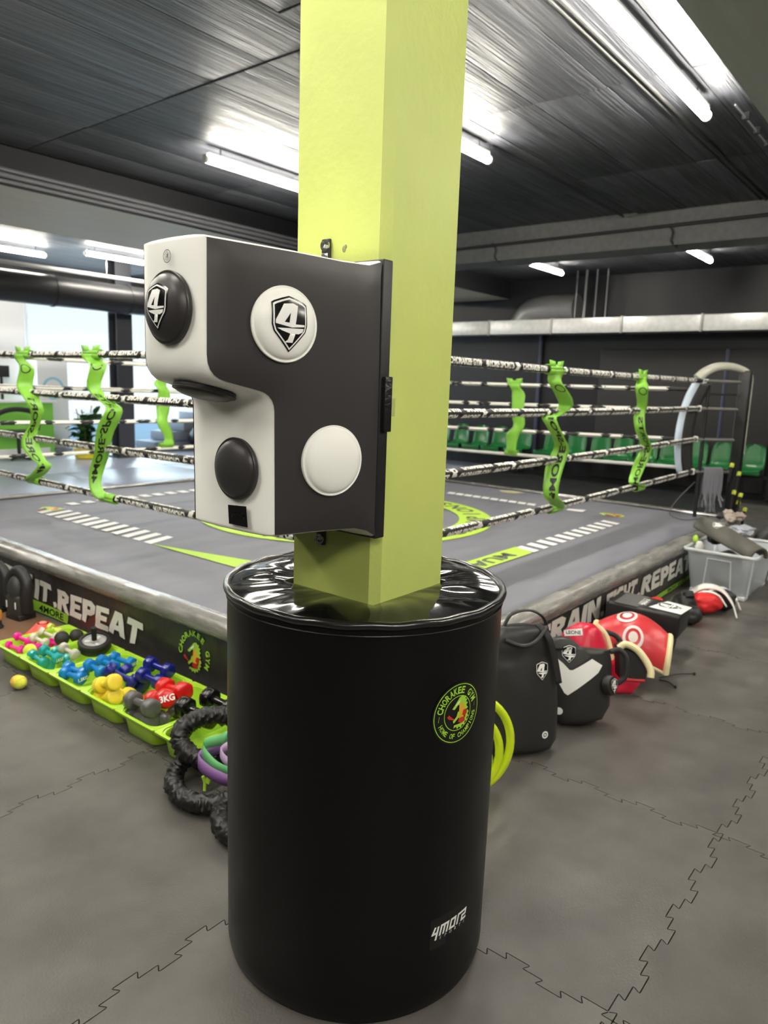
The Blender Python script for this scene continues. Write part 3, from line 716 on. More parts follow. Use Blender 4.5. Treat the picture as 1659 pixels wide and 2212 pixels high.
# backing plate
MB().box((1.2915, YC, 1.507), (0.033, 0.392, 0.624), bev=0.003).build('backing_plate', BLK_STEEL, bag)
MB().box((1.296, 1.0405, 1.505), (0.026, 0.012, 0.124), bev=0.002).build('edge_bracket', mat('scuffed_black', (20, 20, 20), 0.3, bump=0.6, bscale=90, bdist=0.004), bag)
for z, dz in ((1.868, 1), (1.159, -1)):
    tabo = MB().box((1.305, 1.246, z - dz * 0.02), (0.007, 0.028, 0.07), bev=0.003).build('fixing_tab', BLK_STEEL, bag)
    MB().tube([(1.3015, 1.246, z), (1.298, 1.246, z)], 0.0135, 24).build('washer', STEEL, tabo)
    b_ = MB(); b_.lathe([(0.008, 0), (0.008, 0.006), (0.0065, 0.0075)], (1.2985, 1.246, z), rot_to((-1, 0, 0)), n=6); b_.build('bolt_head', STEEL, tabo)
    if dz < 0: MB().tube([(1.292, 1.246, z), (1.284, 1.246, z)], 0.004, 10).build('bolt_end', STEEL, tabo)
    else: MB().box((1.3, 1.246, 1.842), (0.004, 0.02, 0.016), bev=0.001).build('bracket_plate', STEEL, tabo)
# cushions
def cushion(c, nrm_, r, m, m2, name, h=0.02, ry=1.0, logo=None, up=(0, 0, 1)):
    Mx = Matrix.Translation(Vector(c)) @ rot_to(nrm_, up)
    prof_ = [(r, -0.004), (r, 0.002), (r * 0.97, 0.0055), (r * .935, 0.0058)] + [(r * 0.925 * math.cos(a), 0.0055 + h * math.sin(a)) for a in [R(x) for x in (4, 10, 18, 28, 38, 50, 62, 74, 84)]]
    mb = MB(); mb.lathe(prof_, rot=Mx, n=56, sy=ry, capb=True, capt=True); o = mb.build(name, m, bag, angle=40)
    mb = MB(); pts = [Mx @ Vector((r * 0.985 * math.cos(a), r * ry * 0.985 * math.sin(a), 0.004)) for a in [2 * PI * k / 56 for k in range(56)]]
    mb.tube(pts, 0.0022, 6, closed=True); mb.build('piping', m, o)
    if logo:
        D = Decal()
        shield_logo(D, 0, 0, logo)
        def f(u, v, hh):
            rr_ = math.hypot(u, v) / (r * 0.925); z = 0.0055 + h * math.sqrt(max(0, 1 - rr_ * rr_))
            return Mx @ Vector((u, v, z + hh + 0.0005))
        D.build('shield_emblem', f, [mat('emblem_black', (12, 12, 13), 0.18), PRINT_W], o, maxlen=0.01)
    return o
nx = Vector((-K_, -1, 0)).normalized()
def onside(x, z, off=0.0105): 
    p = Vector((x, y_near(x), z)); return p + nx * off
cushion(onside(1.029, 1.660), nx, 0.0735, WHITE_LEATHER, WHITE_LEATHER, 'round_cushion', logo=0.108)
cushion(onside(1.146, 1.384), nx, 0.0755, WHITE_LEATHER, WHITE_LEATHER, 'round_cushion', h=0.018)
cushion((0.8605, 1.238, 1.681), (-1, 0, 0), 0.069, BLACK_LEATHER, BLACK_LEATHER, 'round_cushion', h=0.024, logo=0.088, ry=1.0)
cushion((1.0018, 1.209, 1.362), (-1, 0, 0), 0.066, BLACK_LEATHER, BLACK_LEATHER, 'round_cushion', h=0.018)
un = Vector((-(1.549 - 1.517), 0, -(1.009 - 0.868))).normalized()
cushion(Vector((0.945, 1.238, 1.532)) + un * 0.008, un, 0.064, BLACK_LEATHER, BLACK_LEATHER, 'round_cushion', h=0.012, up=(1, 0, 0))
# small prints on the white faces
D = Decal(); r = 0.0125; g_ = 0
D.poly([circle(0, 0, r, 32), list(reversed(circle(0, 0, r * .88, 32)))], 0, 0); D.poly([circle(0, 0, r * .56, 24), list(reversed(circle(0, 0, r * .5, 24)))], 0, 0)
D.arc_text('CHORAKEE GYM', 0, 0, r * .72, R(170), R(10), r * .2, 0, 0, 0.0); D.arc_text('HOME OF CHAMPIONS', 0, 0, r * .72, R(190), R(350), r * .16, 0, 0, 0.0, flip=True)
croc(D, 0, 0, r * .5, 0, 0, 0, 0, 0)
D.build('small_round_emblem', plane_map((0.8610, 1.240, 1.777), (0, -1, 0), (0, 0, 1), (-1, 0, 0)), mat('grey_print', (96, 96, 96), 0.5), bag, h0=0.0012)
D = Decal(); D.poly([[(-.028, -.022), (.034, -.022), (.029, .023), (-.031, .019)]], 0, 0)
more_logo(D, 0.001, 0.001, 0.046, 1, 1, sports=True, shear=0.0)
D.build('stitched_label', plane_map((1.0018, 1.204, 1.262), (0, -1, 0), (0, 0, 1), (-1, 0, 0)), [mat('label_black', (15, 15, 15), 0.3), mat('label_print', (30, 30, 30), 0.2)], bag, h0=0.0018)

# ================================================================== BOXING RING
RX0, RX1, RY0, RY1, RZ = 2.165, 7.62, 1.69, 7.02, 0.38
ring = thing('boxing_ring', 'low boxing ring with grey canvas, black banner skirt and four ropes a side', 'boxing ring')
MB().box(((RX0 + RX1) / 2, (RY0 + RY1) / 2, 0.175), (RX1 - RX0 - 0.1, RY1 - RY0 - 0.1, 0.35)).build('platform', DARKCONC, ring)
mb = MB(); nx_, ny_ = 60, 60; g = []
for i in range(nx_ + 1):
    row = []
    for j in range(ny_ + 1):
        x = RX0 + (RX1 - RX0) * i / nx_; y = RY0 + (RY1 - RY0) * j / ny_; ed = min(x - RX0, RX1 - x, y - RY0, RY1 - y)
        z = RZ - 0.008 + 0.0025 * noise.noise(Vector((x * 1.2, y * 3, 0))) - (0.015 if ed < 0.02 else 0)
        row.append(mb.b.verts.new((x, y, z)))
    g.append(row)
for i in range(nx_):
    for j in range(ny_): mb.face((g[i][j], g[i + 1][j], g[i + 1][j + 1], g[i][j + 1]), True)
canvas = mb.build('canvas', CANVAS, ring, angle=80)
# printed pattern
D = Decal()
cx_, cy_ = (RX0 + RX1) / 2, (RY0 + RY1) / 2
def stripes(T):
    n = 11
    for k in range(n):
        a = -0.13 + k * 0.158; D.poly([[T(a, 0), T(a + 0.09, 0), T(a + 0.03, 0.165), T(a - 0.06, 0.165)]], 1, 0)
# right side (text strip parallel to x)
D.poly([[(3.22, 2.375), (4.72, 2.375), (4.80, 2.56), (3.22, 2.56)]], 0, 0)
for k in range(11):
    x = 4.74 + k * 0.158; D.poly([[(x, 2.375), (x + 0.085, 2.375), (x + 0.125, 2.545), (x + 0.04, 2.545)]], 1, 0)
D.text('MUAY THAI', 3.93, 2.465, 0.12, 2, 1, 0.04, 0.0, 1.25, PI)
# left side (parallel to y)
for k in range(12):
    y = 4.43 + k * 0.145; D.poly([[(2.895, y), (3.14, y + 0.08), (3.14, y + 0.155), (2.895, y + 0.09)]], 1, 0)
D.poly([[(2.90, 4.42), (3.085, 3.58), (3.10, 2.70), (2.90, 2.70)]], 0, 0); D.text('MUAY THAI', 2.99, 3.05, 0.11, 2, 1, 0.04, 0.0, 0.6, -PI / 2)
# far sides
for k in range(12): D.poly([[(3.28 + k * .15, 6.25), (3.37 + k * .15, 6.25), (3.37 + k * .15, 6.38), (3.28 + k * .15, 6.38)]], 1, 0)
D.poly([[(5.1, 6.24), (6.4, 6.24), (6.4, 6.4), (5.1, 6.4)]], 0, 0)
for k in range(10): D.poly([[(6.68, 3.38 + k * .11), (6.80, 3.42 + k * .11), (6.80, 3.51 + k * .11), (6.68, 3.47 + k * .11)]], 1, 0)
D.poly([[(6.72, 2.88), (6.86, 2.90), (6.80, 3.06), (6.70, 3.04)]], 1, 0)
D.poly([circle(cx_, cy_, 1.33, 64), list(reversed(circle(cx_, cy_, 1.03, 64)))], 0, 0)
D.arc_text('CHORAKEE GYM', cx_, cy_, 1.18, R(175), R(5), .2, 2, 1, 0.03); D.arc_text('HOME OF CHAMPIONS', cx_, cy_, 1.18, R(190), R(350), .17, 2, 1, 0.03, flip=True)
D.poly([circle(cx_, cy_, .62, 40), list(reversed(circle(cx_, cy_, .56, 40)))], 0, 0)
croc(D, cx_, cy_, .5, 0, 3, 4, 1, 0)
for (a, b) in ((6.77, 2.6), (3.03, 6.18), (7.6 - 0.25, 4.05)):
    if a < 7: croc(D, a, b, 0.16, 0, 3, 4, 1, 0)
D.poly([[(7.3, 3.95), (7.45, 3.9), (7.5, 4.08), (7.38, 4.2), (7.28, 4.1)]], 5, 0)
D.build('canvas_print', plane_map((0, 0, RZ - 0.0035), (1, 0, 0), (0, 1, 0), (0, 0, 1)), [mat('canvas_green', (178, 214, 70), 0.6), mat('canvas_white', (240, 240, 236), 0.6), mat('canvas_dark', (84, 86, 82), 0.6), PRINT_Y, PRINT_R, mat('canvas_cream', (200, 198, 150), 0.6)], canvas, maxlen=0.5)
# edge rolls: wrapped vinyl along each edge, with gathers
def edge_roll(p0, p1, out, name='edge_roll'):
    p0, p1, out = Vector(p0), Vector(p1), Vector(out); L_ = (p1 - p0).length; n = int(L_ / 0.03); mb = MB(); rows = []
    prof_ = [(-0.085, 0.0), (-0.065, 0.006), (-0.045, 0.012), (-0.025, 0.014), (-.008, .012), (0.01, 0.007), (0.024, -0.004), (0.034, -0.018), (0.037, -0.034), (.036, -.05), (0.030, -0.066), (.024, -.078), (.012, -.086)]
    for i in range(n + 1):
        s_ = L_ * i / n; row = []
        for j, (a, b) in enumerate(prof_):
            w = 0.010 * noise.noise(Vector((s_ * 1.1 + p0.x, j * 0.9, p0.y))) + 0.003 * noise.noise(Vector((s_ * 6, j * 1.3, 5)))
            row.append(mb.b.verts.new(p0 + (p1 - p0) * (i / n) + out * (a + w * (0.3 if j < 2 else 1)) + Vector((0, 0, b + w * 0.6))))
        rows.append(row)
    for a, b in zip(rows, rows[1:]):
        for j in range(len(prof_) - 1): mb.face((a[j], a[j + 1], b[j + 1], b[j]), True)
    return mb.build(name, ROLL, ring, angle=80)
edge_roll((RX0, RY0, RZ), (RX0, RY1, RZ), (-1, 0, 0)); edge_roll((RX0, RY0, RZ), (RX1, RY0, RZ), (0, -1, 0))
edge_roll((RX1, RY0, RZ), (RX1, RY1, RZ), (1, 0, 0)); edge_roll((RX0, RY1, RZ), (RX1, RY1, RZ), (0, 1, 0))
def skirt(p0, p1, out):
    p0, p1, out = Vector(p0), Vector(p1), Vector(out); L_ = (p1 - p0).length; n = int(L_ / 0.03); mb = MB(); rows = []; NZ = 12
    def pos(s_, t, h=0.0):  # t: 0 top .. 1 bottom
        w = 0.014 * noise.noise(Vector((s_ * 1.6, t * 1.2 + s_ * .8, p0.x))) + 0.009 * noise.noise(Vector((s_ * 3.0 + t * 2.5, t * 3, 9))) * (1 - t * .5)
        return p0 + (p1 - p0) * (s_ / L_) + out * (0.006 + w * (0.3 + t) + h) + Vector((0, 0, 0.335 - 0.334 * t))
    for i in range(n + 1): rows.append([mb.b.verts.new(pos(L_ * i / n, j / NZ)) for j in range(NZ + 1)])
    for a, b in zip(rows, rows[1:]):
        for j in range(NZ): mb.face((a[j], a[j + 1], b[j + 1], b[j]), True)
    return mb.build('banner_skirt', BANNER, ring, angle=80), pos
skL, posL = skirt((RX0, RY0, 0), (RX0, RY1, 0), (-1, 0, 0)); skR, posR = skirt((RX0, RY0, 0), (RX1, RY0, 0), (0, -1, 0))
skirt((RX1, RY0, 0), (RX1, RY1, 0), (1, 0, 0)); skirt((RX0, RY1, 0), (RX1, RY1, 0), (0, 1, 0))
# chunky lettering, each letter 1 high
GL = {
 'T': ([[(0, .72), (.04, 1.02), (.78, .98), (.80, .68), (.52, .70), (.50, .0), (.24, -.06), (.26, .71)]], .80),
 'R': ([[(.02, 1.0), (.5, 1.02), (.74, .84), (.70, .52), (.54, .42), (.80, -.06), (.50, .0), (.30, .36), (.26, -.04), (.0, .02)], [(.30, .76), (.44, .74), (.44, .64), (.30, .62)]], .80),
 'A': ([[(.24, 1.02), (.60, 1.0), (.86, -.04), (.60, .0), (.54, .2), (.30, .2), (.24, -.04), (-.02, .02)], [(.36, .42), (.48, .42), (.43, .68)]], .84),
 'I': ([[(.02, 1.0), (.30, 1.02), (.28, -.06), (.0, .0)]], .30),
 'N': ([[(.0, 1.0), (.28, 1.02), (.50, .52), (.50, 1.0), (.76, 1.02), (.74, -.04), (.50, .0), (.26, .46), (.26, -.02), (.02, .0)]], .76),
 'F': ([[(.0, 1.0), (.70, 1.02), (.68, .76), (.28, .74), (.28, .58), (.60, .58), (.58, .34), (.28, .34), (.26, -.04), (.0, .0)]], .68),
 'G': ([[(.70, .98), (.24, 1.02), (.0, .76), (.0, .24), (.22, -.02), (.72, .0), (.74, .54), (.42, .54), (.42, .32), (.50, .24), (.30, .26), (.26, .38), (.28, .70), (.40, .76), (.72, .74)]], .76),
 'H': ([[(.0, 1.0), (.26, 1.0), (.28, .62), (.50, .62), (.50, 1.02), (.76, 1.0), (.74, -.04), (.50, .0), (.50, .38), (.28, .36), (.26, -.04), (.02, .0)]], .76),
 'E': ([[(.02, .98), (.68, 1.02), (.70, .78), (.28, .76), (.28, .62), (.62, .62), (.60, .40), (.28, .38), (.28, .24), (.72, .24), (.70, -.02), (.0, -.04)]], .72),
 'P': ([[(.0, 1.0), (.50, 1.02), (.74, .84), (.72, .50), (.50, .34), (.28, .32), (.26, -.06), (.02, .0)], [(.30, .76), (.46, .74), (.46, .60), (.30, .60)]], .74),
 '.': ([[(.0, .22), (.14, .27), (.24, .16), (.20, .0), (.06, -.04)]], .26), ' ': (None, .22)}
def big_text(D, s, x0, h, width, y0=0.0, shear=0.08, flip=1):
    tot = sum(GL[c][1] + 0.02 for c in s); k = width / tot; x = x0
    for i, c in enumerate(s):
        loops, w = GL[c]
        if loops:
            j = (i * 37 % 5 - 2) * 0.012
            D.poly([[(x + (a + b * shear) * k, y0 + (b + j) * h) for a, b in l] for l in loops], 0, 1)
        x += (w + 0.02) * k
# left banner reads towards the near corner (decreasing y)
def mapL(u, v, h):  # u runs from far to near, v is height
    y = RY1 - u; t = (0.335 - v) / 0.334; return posL(y - RY0, t, 0.0045 + h)
def mapR(u, v, h):
    x = u; t = (0.335 - v) / 0.334; return posR(x - RX0, t, 0.0045 + h)
WB = mat('banner_white', (226, 226, 218), 0.3)
GB = mat('banner_green', (150, 205, 58), 0.35)
D = Decal(); big_text(D, 'REPEAT', RY1 - 4.345, 0.135, 0.95, 0.085); big_text(D, '.', RY1 - 4.40, 0.13, 0.06, 0.09); big_text(D, 'IT', RY1 - 4.64, 0.13, 0.22, 0.098)
big_text(D, 'FIGH', RY1 - 5.45, 0.135, 0.78, 0.11); big_text(D, 'TRAIN.', RY1 - 6.35, 0.135, 0.9, 0.11)
D.poly([[(RY1 - 4.9, .012), (RY1 - 4.22, .012), (RY1 - 4.20, .075), (RY1 - 4.9, .085)]], 1, 0); D.text('4MORE', RY1 - 4.42, 0.042, 0.045, 2, 1, 0.03, 0, .30)
D.build('banner_print', mapL, [WB, GB, PRINT_K], skL, maxlen=0.06)
D = Decal(); ex, ez, er = RY1 - 2.93, 0.160, 0.108
D.arc_text('CHORAKEE GYM', ex, ez, er * 1.02, R(190), R(-30), er * .3, 0, 1, 0.04); croc(D, ex - .01, ez - .02, er * .95, 0, 1, 2, 3, 1)
D.build('banner_emblem', mapL, [mat('emblem_green', (160, 210, 70), .35), PRINT_Y, PRINT_R, PRINT_W], skL, maxlen=0.04)
D = Decal(); big_text(D, 'TRAIN.', 3.40, 0.130, 0.98, 0.148); big_text(D, 'FIGHT', 4.40, 0.130, 0.56, 0.143); big_text(D, '.REPEAT', 4.99, 0.130, 1.22, 0.128)
D.poly([[(3.3, .02), (7.2, .02), (7.2, .06), (3.3, .06)]], 1, 0); D.text('4MORE SPORTS', 5.9, 0.04, 0.03, 2, 1, 0.02, 0, .5)
D.build('banner_print', mapR, [WB, GB, PRINT_K], skR, maxlen=0.06)
D = Decal(); ex, ez, er = 2.95, 0.175, 0.115
D.arc_text('CHORAKEE GYM', ex, ez, er * 1.02, R(190), R(-30), er * .3, 0, 1, 0.04); croc(D, ex, ez - .02, er * .95, 0, 1, 2, 3, 1)
D.build('banner_emblem', mapR, [mat('emblem_green', (160, 210, 70), .35), PRINT_Y, PRINT_R, PRINT_W], skR, maxlen=0.04)

# ropes
LX, RYY, FX, FY = 2.42, 2.03, 7.22, 6.6
def rope(p0, p1, r, seed, textual=True, sag=0.01, pale=False):
    p0, p1 = Vector(p0), Vector(p1); L_ = (p1 - p0).length; n = int(L_ / 0.02 if textual else L_ / 0.05); rr = random.Random(seed)
    d = (p1 - p0).normalized(); side = d.cross(Vector((0, 0, 1))).normalized(); up = side.cross(d)
    def cpt(s_): 
        t = s_ / L_; return p0 + (p1 - p0) * t - Vector((0, 0, sag * 4 * t * (1 - t)))
    mb = MB(); ph = rr.uniform(0, 9)
    mb.tube([cpt(L_ * i / n) for i in range(n + 1)], r, 12, rf=lambda u, th, r0, p: r0 * (1 + 0.10 * math.sin(u * L_ * 90 + 1.5 * math.sin(th + ph)) * 0.6 + 0.12 * noise.noise(Vector((u * L_ * 14, th, ph)))))
    o = mb.build('rope', ROPEM if not pale else mat('pale_rope', (206, 206, 200), 0.5), ring, angle=70)
    if pale: return o
    D = Decal(); s_ = rr.uniform(-0.1, 0.0); circ_ = 2 * PI * r
    words = ['CHORAKEE GYM', '4MORE', 'CHORAKEE GYM', '4MORE SPORTS']; i = rr.randrange(4)
    while s_ < L_ - 0.3:
        w_ = words[i % 4]; wl = {12: .30, 5: .17}.get(len(w_), .30)
        for row in range(3):
            off = row * circ_ / 3 + 0.2 * circ_
            if textual: D.text(w_, s_ + wl / 2 + row * 0.03, off, circ_ / 3 * 0.74, 0, 0, 0.05, 0, wl)
            else: D.poly([[(s_ + row * .02, off), (s_ + wl, off), (s_ + wl, off + circ_ / 3.6), (s_ + .02, off + circ_ / 3.6)]], 0, 0)
        if i % 2: D.poly([[(s_ + wl + .03, 0), (s_ + wl + .07, 0), (s_ + wl + .08, circ_ * .8), (s_ + wl + .03, circ_ * .7)]], 0, 0)
        s_ += wl + (0.1 if i % 2 else 0.04); i += 1
    def fm(u, v, h):
        u = max(0, min(L_, u)); th = v / r + ph; return cpt(u) + (side * math.cos(th) + up * math.sin(th)) * (r * 1.13 + h)
    D.build('rope_print', fm, mat('rope_white', (236, 234, 226), 0.5), o, maxlen=0.03 if textual else 0.05)
    return o
hL = [1.678, 1.418, 1.10, 0.80]; hR = [1.682, 1.425, 1.135, 0.828]
for k in range(4):
    rope((LX, RYY, (hL[k] + hR[k]) / 2), (LX, FY, hL[k]), 0.021, k)
    rope((LX, RYY, (hL[k] + hR[k]) / 2), (FX, RYY, hR[k]), 0.021, k + 10)
    rope((LX, FY, hL[k] + .01), (FX, FY, [1.66, 1.39, 1.09, .83][k]), 0.018, k + 20, False)
    rope((FX, FY, [1.60, 1.36, 1.05, .80][k]), (FX, RYY, [1.60, 1.41, 1.13, .86][k]), 0.018, k + 30, False, pale=(k == 3))
# corner posts, turnbuckles, corner pads
for (px_, py_, qx, qy, hh) in ((RX0 + .1, RY0 + .1, LX, RYY, hR), (7.56, 1.73, FX, RYY, hR), (RX0 + .1, 6.9, LX, FY, hL), (7.56, 6.95, FX, FY, [1.62, 1.38, 1.07, .82])):
    ps = MB().box((px_, py_, 0.38 + 0.70), (0.10, 0.10, 1.42), bev=0.012).build('corner_post', mat('post_black', (26, 26, 28), 0.35), ring)
    MB().box((px_, py_, 0.39), (0.2, 0.2, 0.012)).build('base_plate', BLK_STEEL, ps)
    for z in hh:
        MB().tube([(px_, py_, z), (qx, qy, z)], 0.016, 10).build('turnbuckle', mat('turnbuckle_grey', (110, 108, 104), 0.4), ps)
        MB().box(((qx), (qy), z), (0.045, 0.045, 0.06), bev=0.01).build('rope_end', mat('rope_white', (236, 234, 226), 0.5), ps)
# corner pad of the far right corner: curved strip facing the ring centre
def strip(pts, wv, m, name, parent, th=0.012, sub=6):
    P = smooth_path([Vector(p) for p in pts], sub); mb = MB(); rows = []
    wv = [Vector(w) for w in wv]; Wd = smooth_path(wv, sub) if len(wv) > 1 else [wv[0]] * len(P)
    for p, w in zip(P, Wd): rows.append([mb.b.verts.new(p - w), mb.b.verts.new(p - w * .33), mb.b.verts.new(p + w * .33), mb.b.verts.new(p + w)])
    for a, b in zip(rows, rows[1:]):
        for k in range(3): mb.face((a[k], a[k + 1], b[k + 1], b[k]), True)
    o = mb.build(name, m, parent, angle=60, fix=False); md = o.modifiers.new('s', 'SOLIDIFY'); md.thickness = th; md.offset = 0
    return o
wv = Vector((0.10, 0.10, 0)) * 0.6
cp = strip([(7.22, 2.03, 1.70), (7.17, 2.08, 1.56), (7.14, 2.115, 1.38), (7.125, 2.13, 1.15), (7.14, 2.115, .95), (7.16, 2.09, .82)], [(0.045, -0.045, 0)], mat('pale_blue_pad', (206, 220, 236), 0.3, var=0.1, vscale=5), 'corner_pad', ring, 0.022)
strip([(7.25, 2.00, 1.66), (7.20, 2.05, 1.5), (7.175, 2.08, 1.38), (7.16, 2.09, 1.15), (7.17, 2.08, .95), (7.19, 2.06, .82)], [(0.04, -0.04, 0)], BLACK_SOFT, 'pad_backing', cp, 0.025)
PCV = mat('post_cap_vinyl', (200, 200, 184), 0.16, spec=.9)
MB().tube([(7.19, 2.06, 1.70), (7.24, 2.01, 1.765), (7.33, 1.93, 1.815), (7.45, 1.83, 1.82), (7.55, 1.74, 1.785), (7.60, 1.70, 1.735)], .048, 14, sub=6, rf=lambda u, th, r0, p: r0 * (1 - .45 * u)).build('post_cap', PCV, ring)
MB().tube([(7.60, 1.70, 1.745), (7.615, 1.69, 1.70), (7.615, 1.69, 1.4), (7.61, 1.69, 1.0)], .014, 8, sub=4).build('post_edge', PCV, ring)
mb = MB().tube([(7.56, 1.73, 1.45), (7.22, 2.03, 1.45)], .0001, 3) if False else None
for (a, b) in (((7.53, 1.76), (7.25, 2.0)),):
    MB().box(((a[0] + b[0]) / 2, (a[1] + b[1]) / 2, 1.56), (0.30, 0.02, 0.02), rot=(0, 0, math.atan2(b[1] - a[1], b[0] - a[0]))).build('cross_bar', BLK_STEEL, ring)
for x_, y_ in ((7.28, 1.98),): MB().tube([(x_, y_, .39), (x_, y_, 1.66)], 0.018, 8).build('guide_pole', BLK_STEEL, ring)
MB().tube([(7.28, 1.98, .84), (7.53, 1.76, .845)], 0.012, 8).build('cross_bar', BLK_STEEL, ring)

# green rope ribbons
def ribbon(pts, width, dirv, out, label, seed, th=0.003, words=True, face=None, kw=None):
    P = smooth_path([Vector(p) for p in pts], 3); dk = Vector(dirv); d = Vector(face or dirv).normalized(); kw = kw or width; o_ = Vector(out); rr = random.Random(seed); mb = MB(); rows = []; S_ = [0]
    for a, b in zip(P, P[1:]): S_.append(S_[-1] + (b - a).length)
    ws = []
    for i, p in enumerate(P):
        t = i / (len(P) - 1); tw = 0.35 * noise.noise(Vector((t * 5, seed, 0))) + 0.12 * math.sin(t * 15 + seed); pz = o_ * (0.03 + 0.012 * math.sin(t * 20 + seed))
        w = (d * math.cos(tw) + o_ * math.sin(tw)) * width / 2 * (1 - 0.14 * abs(math.sin(t * 13 + seed)))
        ws.append((p + pz, w)); rows.append([mb.b.verts.new(p + pz + w * k + o_ * 0.006 * (1 - k * k)) for k in (-1, -.5, 0, .5, 1)])
    for a, b in zip(rows, rows[1:]):
        for k in range(4): mb.face((a[k], a[k + 1], b[k + 1], b[k]), True)
    t_ = thing('rope_ribbon', label, 'ribbon', group='green ribbons tying the ring ropes')
    ob = mb.build('band', GRIBBON, t_, angle=70, fix=False); md = ob.modifiers.new('s', 'SOLIDIFY'); md.thickness = th; md.offset = 0
    if words:
        D = Decal(); D.text('4MORE-SPORTS', S_[-1] * 0.42, 0, width * .42, 0, 0, 0.03, 0, S_[-1] * 0.62)
        D2 = Decal(); D2.poly([circle(S_[-1] * .9, 0, width * .34, 24), list(reversed(circle(S_[-1] * .9, 0, width * .27, 24)))], 0, 0)
        def fm(u, v, h):  # u measured from the bottom
            s_ = max(0, min(S_[-1] - 1e-6, S_[-1] - u)); i = 0
            while i < len(S_) - 2 and S_[i + 1] < s_: i += 1
            f = (s_ - S_[i]) / max(1e-9, S_[i + 1] - S_[i]); c = ws[i][0].lerp(ws[i + 1][0], f); w = ws[i][1].lerp(ws[i + 1][1], f); k = v / (width / 2) * 1.0
            return c + w * k + o_ * (0.006 * (1 - k * k) + 0.0035 + h)
        D.build('lettering', fm, PRINT_K, ob, maxlen=0.02); D2.build('emblem', fm, PRINT_K, ob, maxlen=0.02)
    for p in (pts[0], pts[-1]):   # the loops round the ropes
        mb = MB(); q = Vector(p); r_ = 0.031; rows = []
        for a in range(13):
            an = 2 * PI * a / 12; c = q + o_ * math.cos(an) * r_ + Vector((0, 0, math.sin(an) * r_)); rows.append([mb.b.verts.new(c - dk * kw * .5), mb.b.verts.new(c + dk * kw * .5)])
        for a, b in zip(rows, rows[1:]): mb.face((a[0], a[1], b[1], b[0]), True)
        l_ = mb.build('knot', GRIBBON, t_, angle=80, fix=False); md = l_.modifiers.new('s', 'SOLIDIFY'); md.thickness = 0.006
    e = Vector(pts[0]) + o_ * .02
    mb = MB()
    for sg in (-1, 1):
        a, b, c, d4 = [mb.b.verts.new(e + x) for x in (dk * sg * .005, dk * sg * kw * .5, dk * sg * kw * .62 + Vector((0, 0, .055)), dk * sg * kw * .15 + Vector((0, 0, .048)))]
        mb.face((a, b, c, d4))
    l_ = mb.build('loose_end', GRIBBON, t_, fix=False); md = l_.modifiers.new('s', 'SOLIDIFY'); md.thickness = 0.004
    return t_
A1 = [(5.153, 1.67), (5.157, 1.63), (5.106, 1.574), (5.139, 1.454), (5.013, 1.376), (4.969, 1.299), (5.031, 1.201), (5.08, 1.121), (5.049, 1.03), (4.977, 0.955), (4.921, 0.922), (5.0, 0.85), (5.1, 0.80)]
A2 = [(4.267, 1.672), (4.248, 1.64), (4.173, 1.595), (4.207, 1.468), (4.082, 1.386), (4.018, 1.336), (4.091, 1.218), (4.162, 1.084), (4.239, 0.967), (4.23, 0.856), (4.149, 0.79)]
B1 = [(4.134, 1.672), (4.127, 1.63), (4.118, 1.59), (4.227, 1.507), (4.283, 1.447), (4.149, 1.4), (4.059, 1.375), (4.205, 1.249), (4.277, 1.174), (4.203, 1.063), (4.145, 0.907), (4.248, 0.84), (4.30, 0.80)]
B2 = [(5.615, 1.672), (5.585, 1.63), (5.554, 1.577), (5.648, 1.444), (5.608, 1.366), (5.616, 1.259), (5.828, 1.113), (5.709, 0.979), (5.574, 0.865), (5.72, 0.828), (5.81, 0.80)]
ribbon([(LX, y, z) for y, z in A1], 0.10, (0, -1, 0), (-1, 0, 0), 'crinkled green ribbon on the left ropes, leftmost in the photo', 1, face=(.80, -.60, 0), kw=.17)
ribbon([(LX, y, z) for y, z in A2], 0.10, (0, -1, 0), (-1, 0, 0), 'crinkled green ribbon on the left ropes, nearer the punching bag', 2, face=(.80, -.60, 0), kw=.17)
ribbon([(x, RYY, z) for x, z in B1], 0.105, (1, 0, 0), (0, -1, 0), 'large green ribbon on the right ropes just right of the pillar', 3, face=(.70, -.70, 0), kw=.16)
ribbon([(x, RYY, z) for x, z in B2], 0.10, (1, 0, 0), (0, -1, 0), 'narrow twisted green ribbon on the right ropes near the corner', 4, face=(.70, -.70, 0), kw=.16)
ribbon([(FX, y, z) for y, z in [(3.99, 1.61), (3.968, 1.57), (3.926, 1.48), (3.91, 1.268), (3.9, 1.137), (3.967, 1.025), (3.977, 0.843)]], 0.16, (0, -1, 0), (-1, 0, 0), 'plain green ribbon on the back ropes right of the pillar', 5, words=False)
ribbon([(x, FY, z) for x, z in [(4.501, 1.675), (4.486, 1.543), (4.451, 1.466), (4.483, 1.391), (4.478, 1.181), (4.459, 1.076), (4.546, 0.933), (4.521, 0.837)]], 0.15, (1, 0, 0), (0, -1, 0), 'plain green ribbon on the far ropes below the hanging bag', 6, words=False)
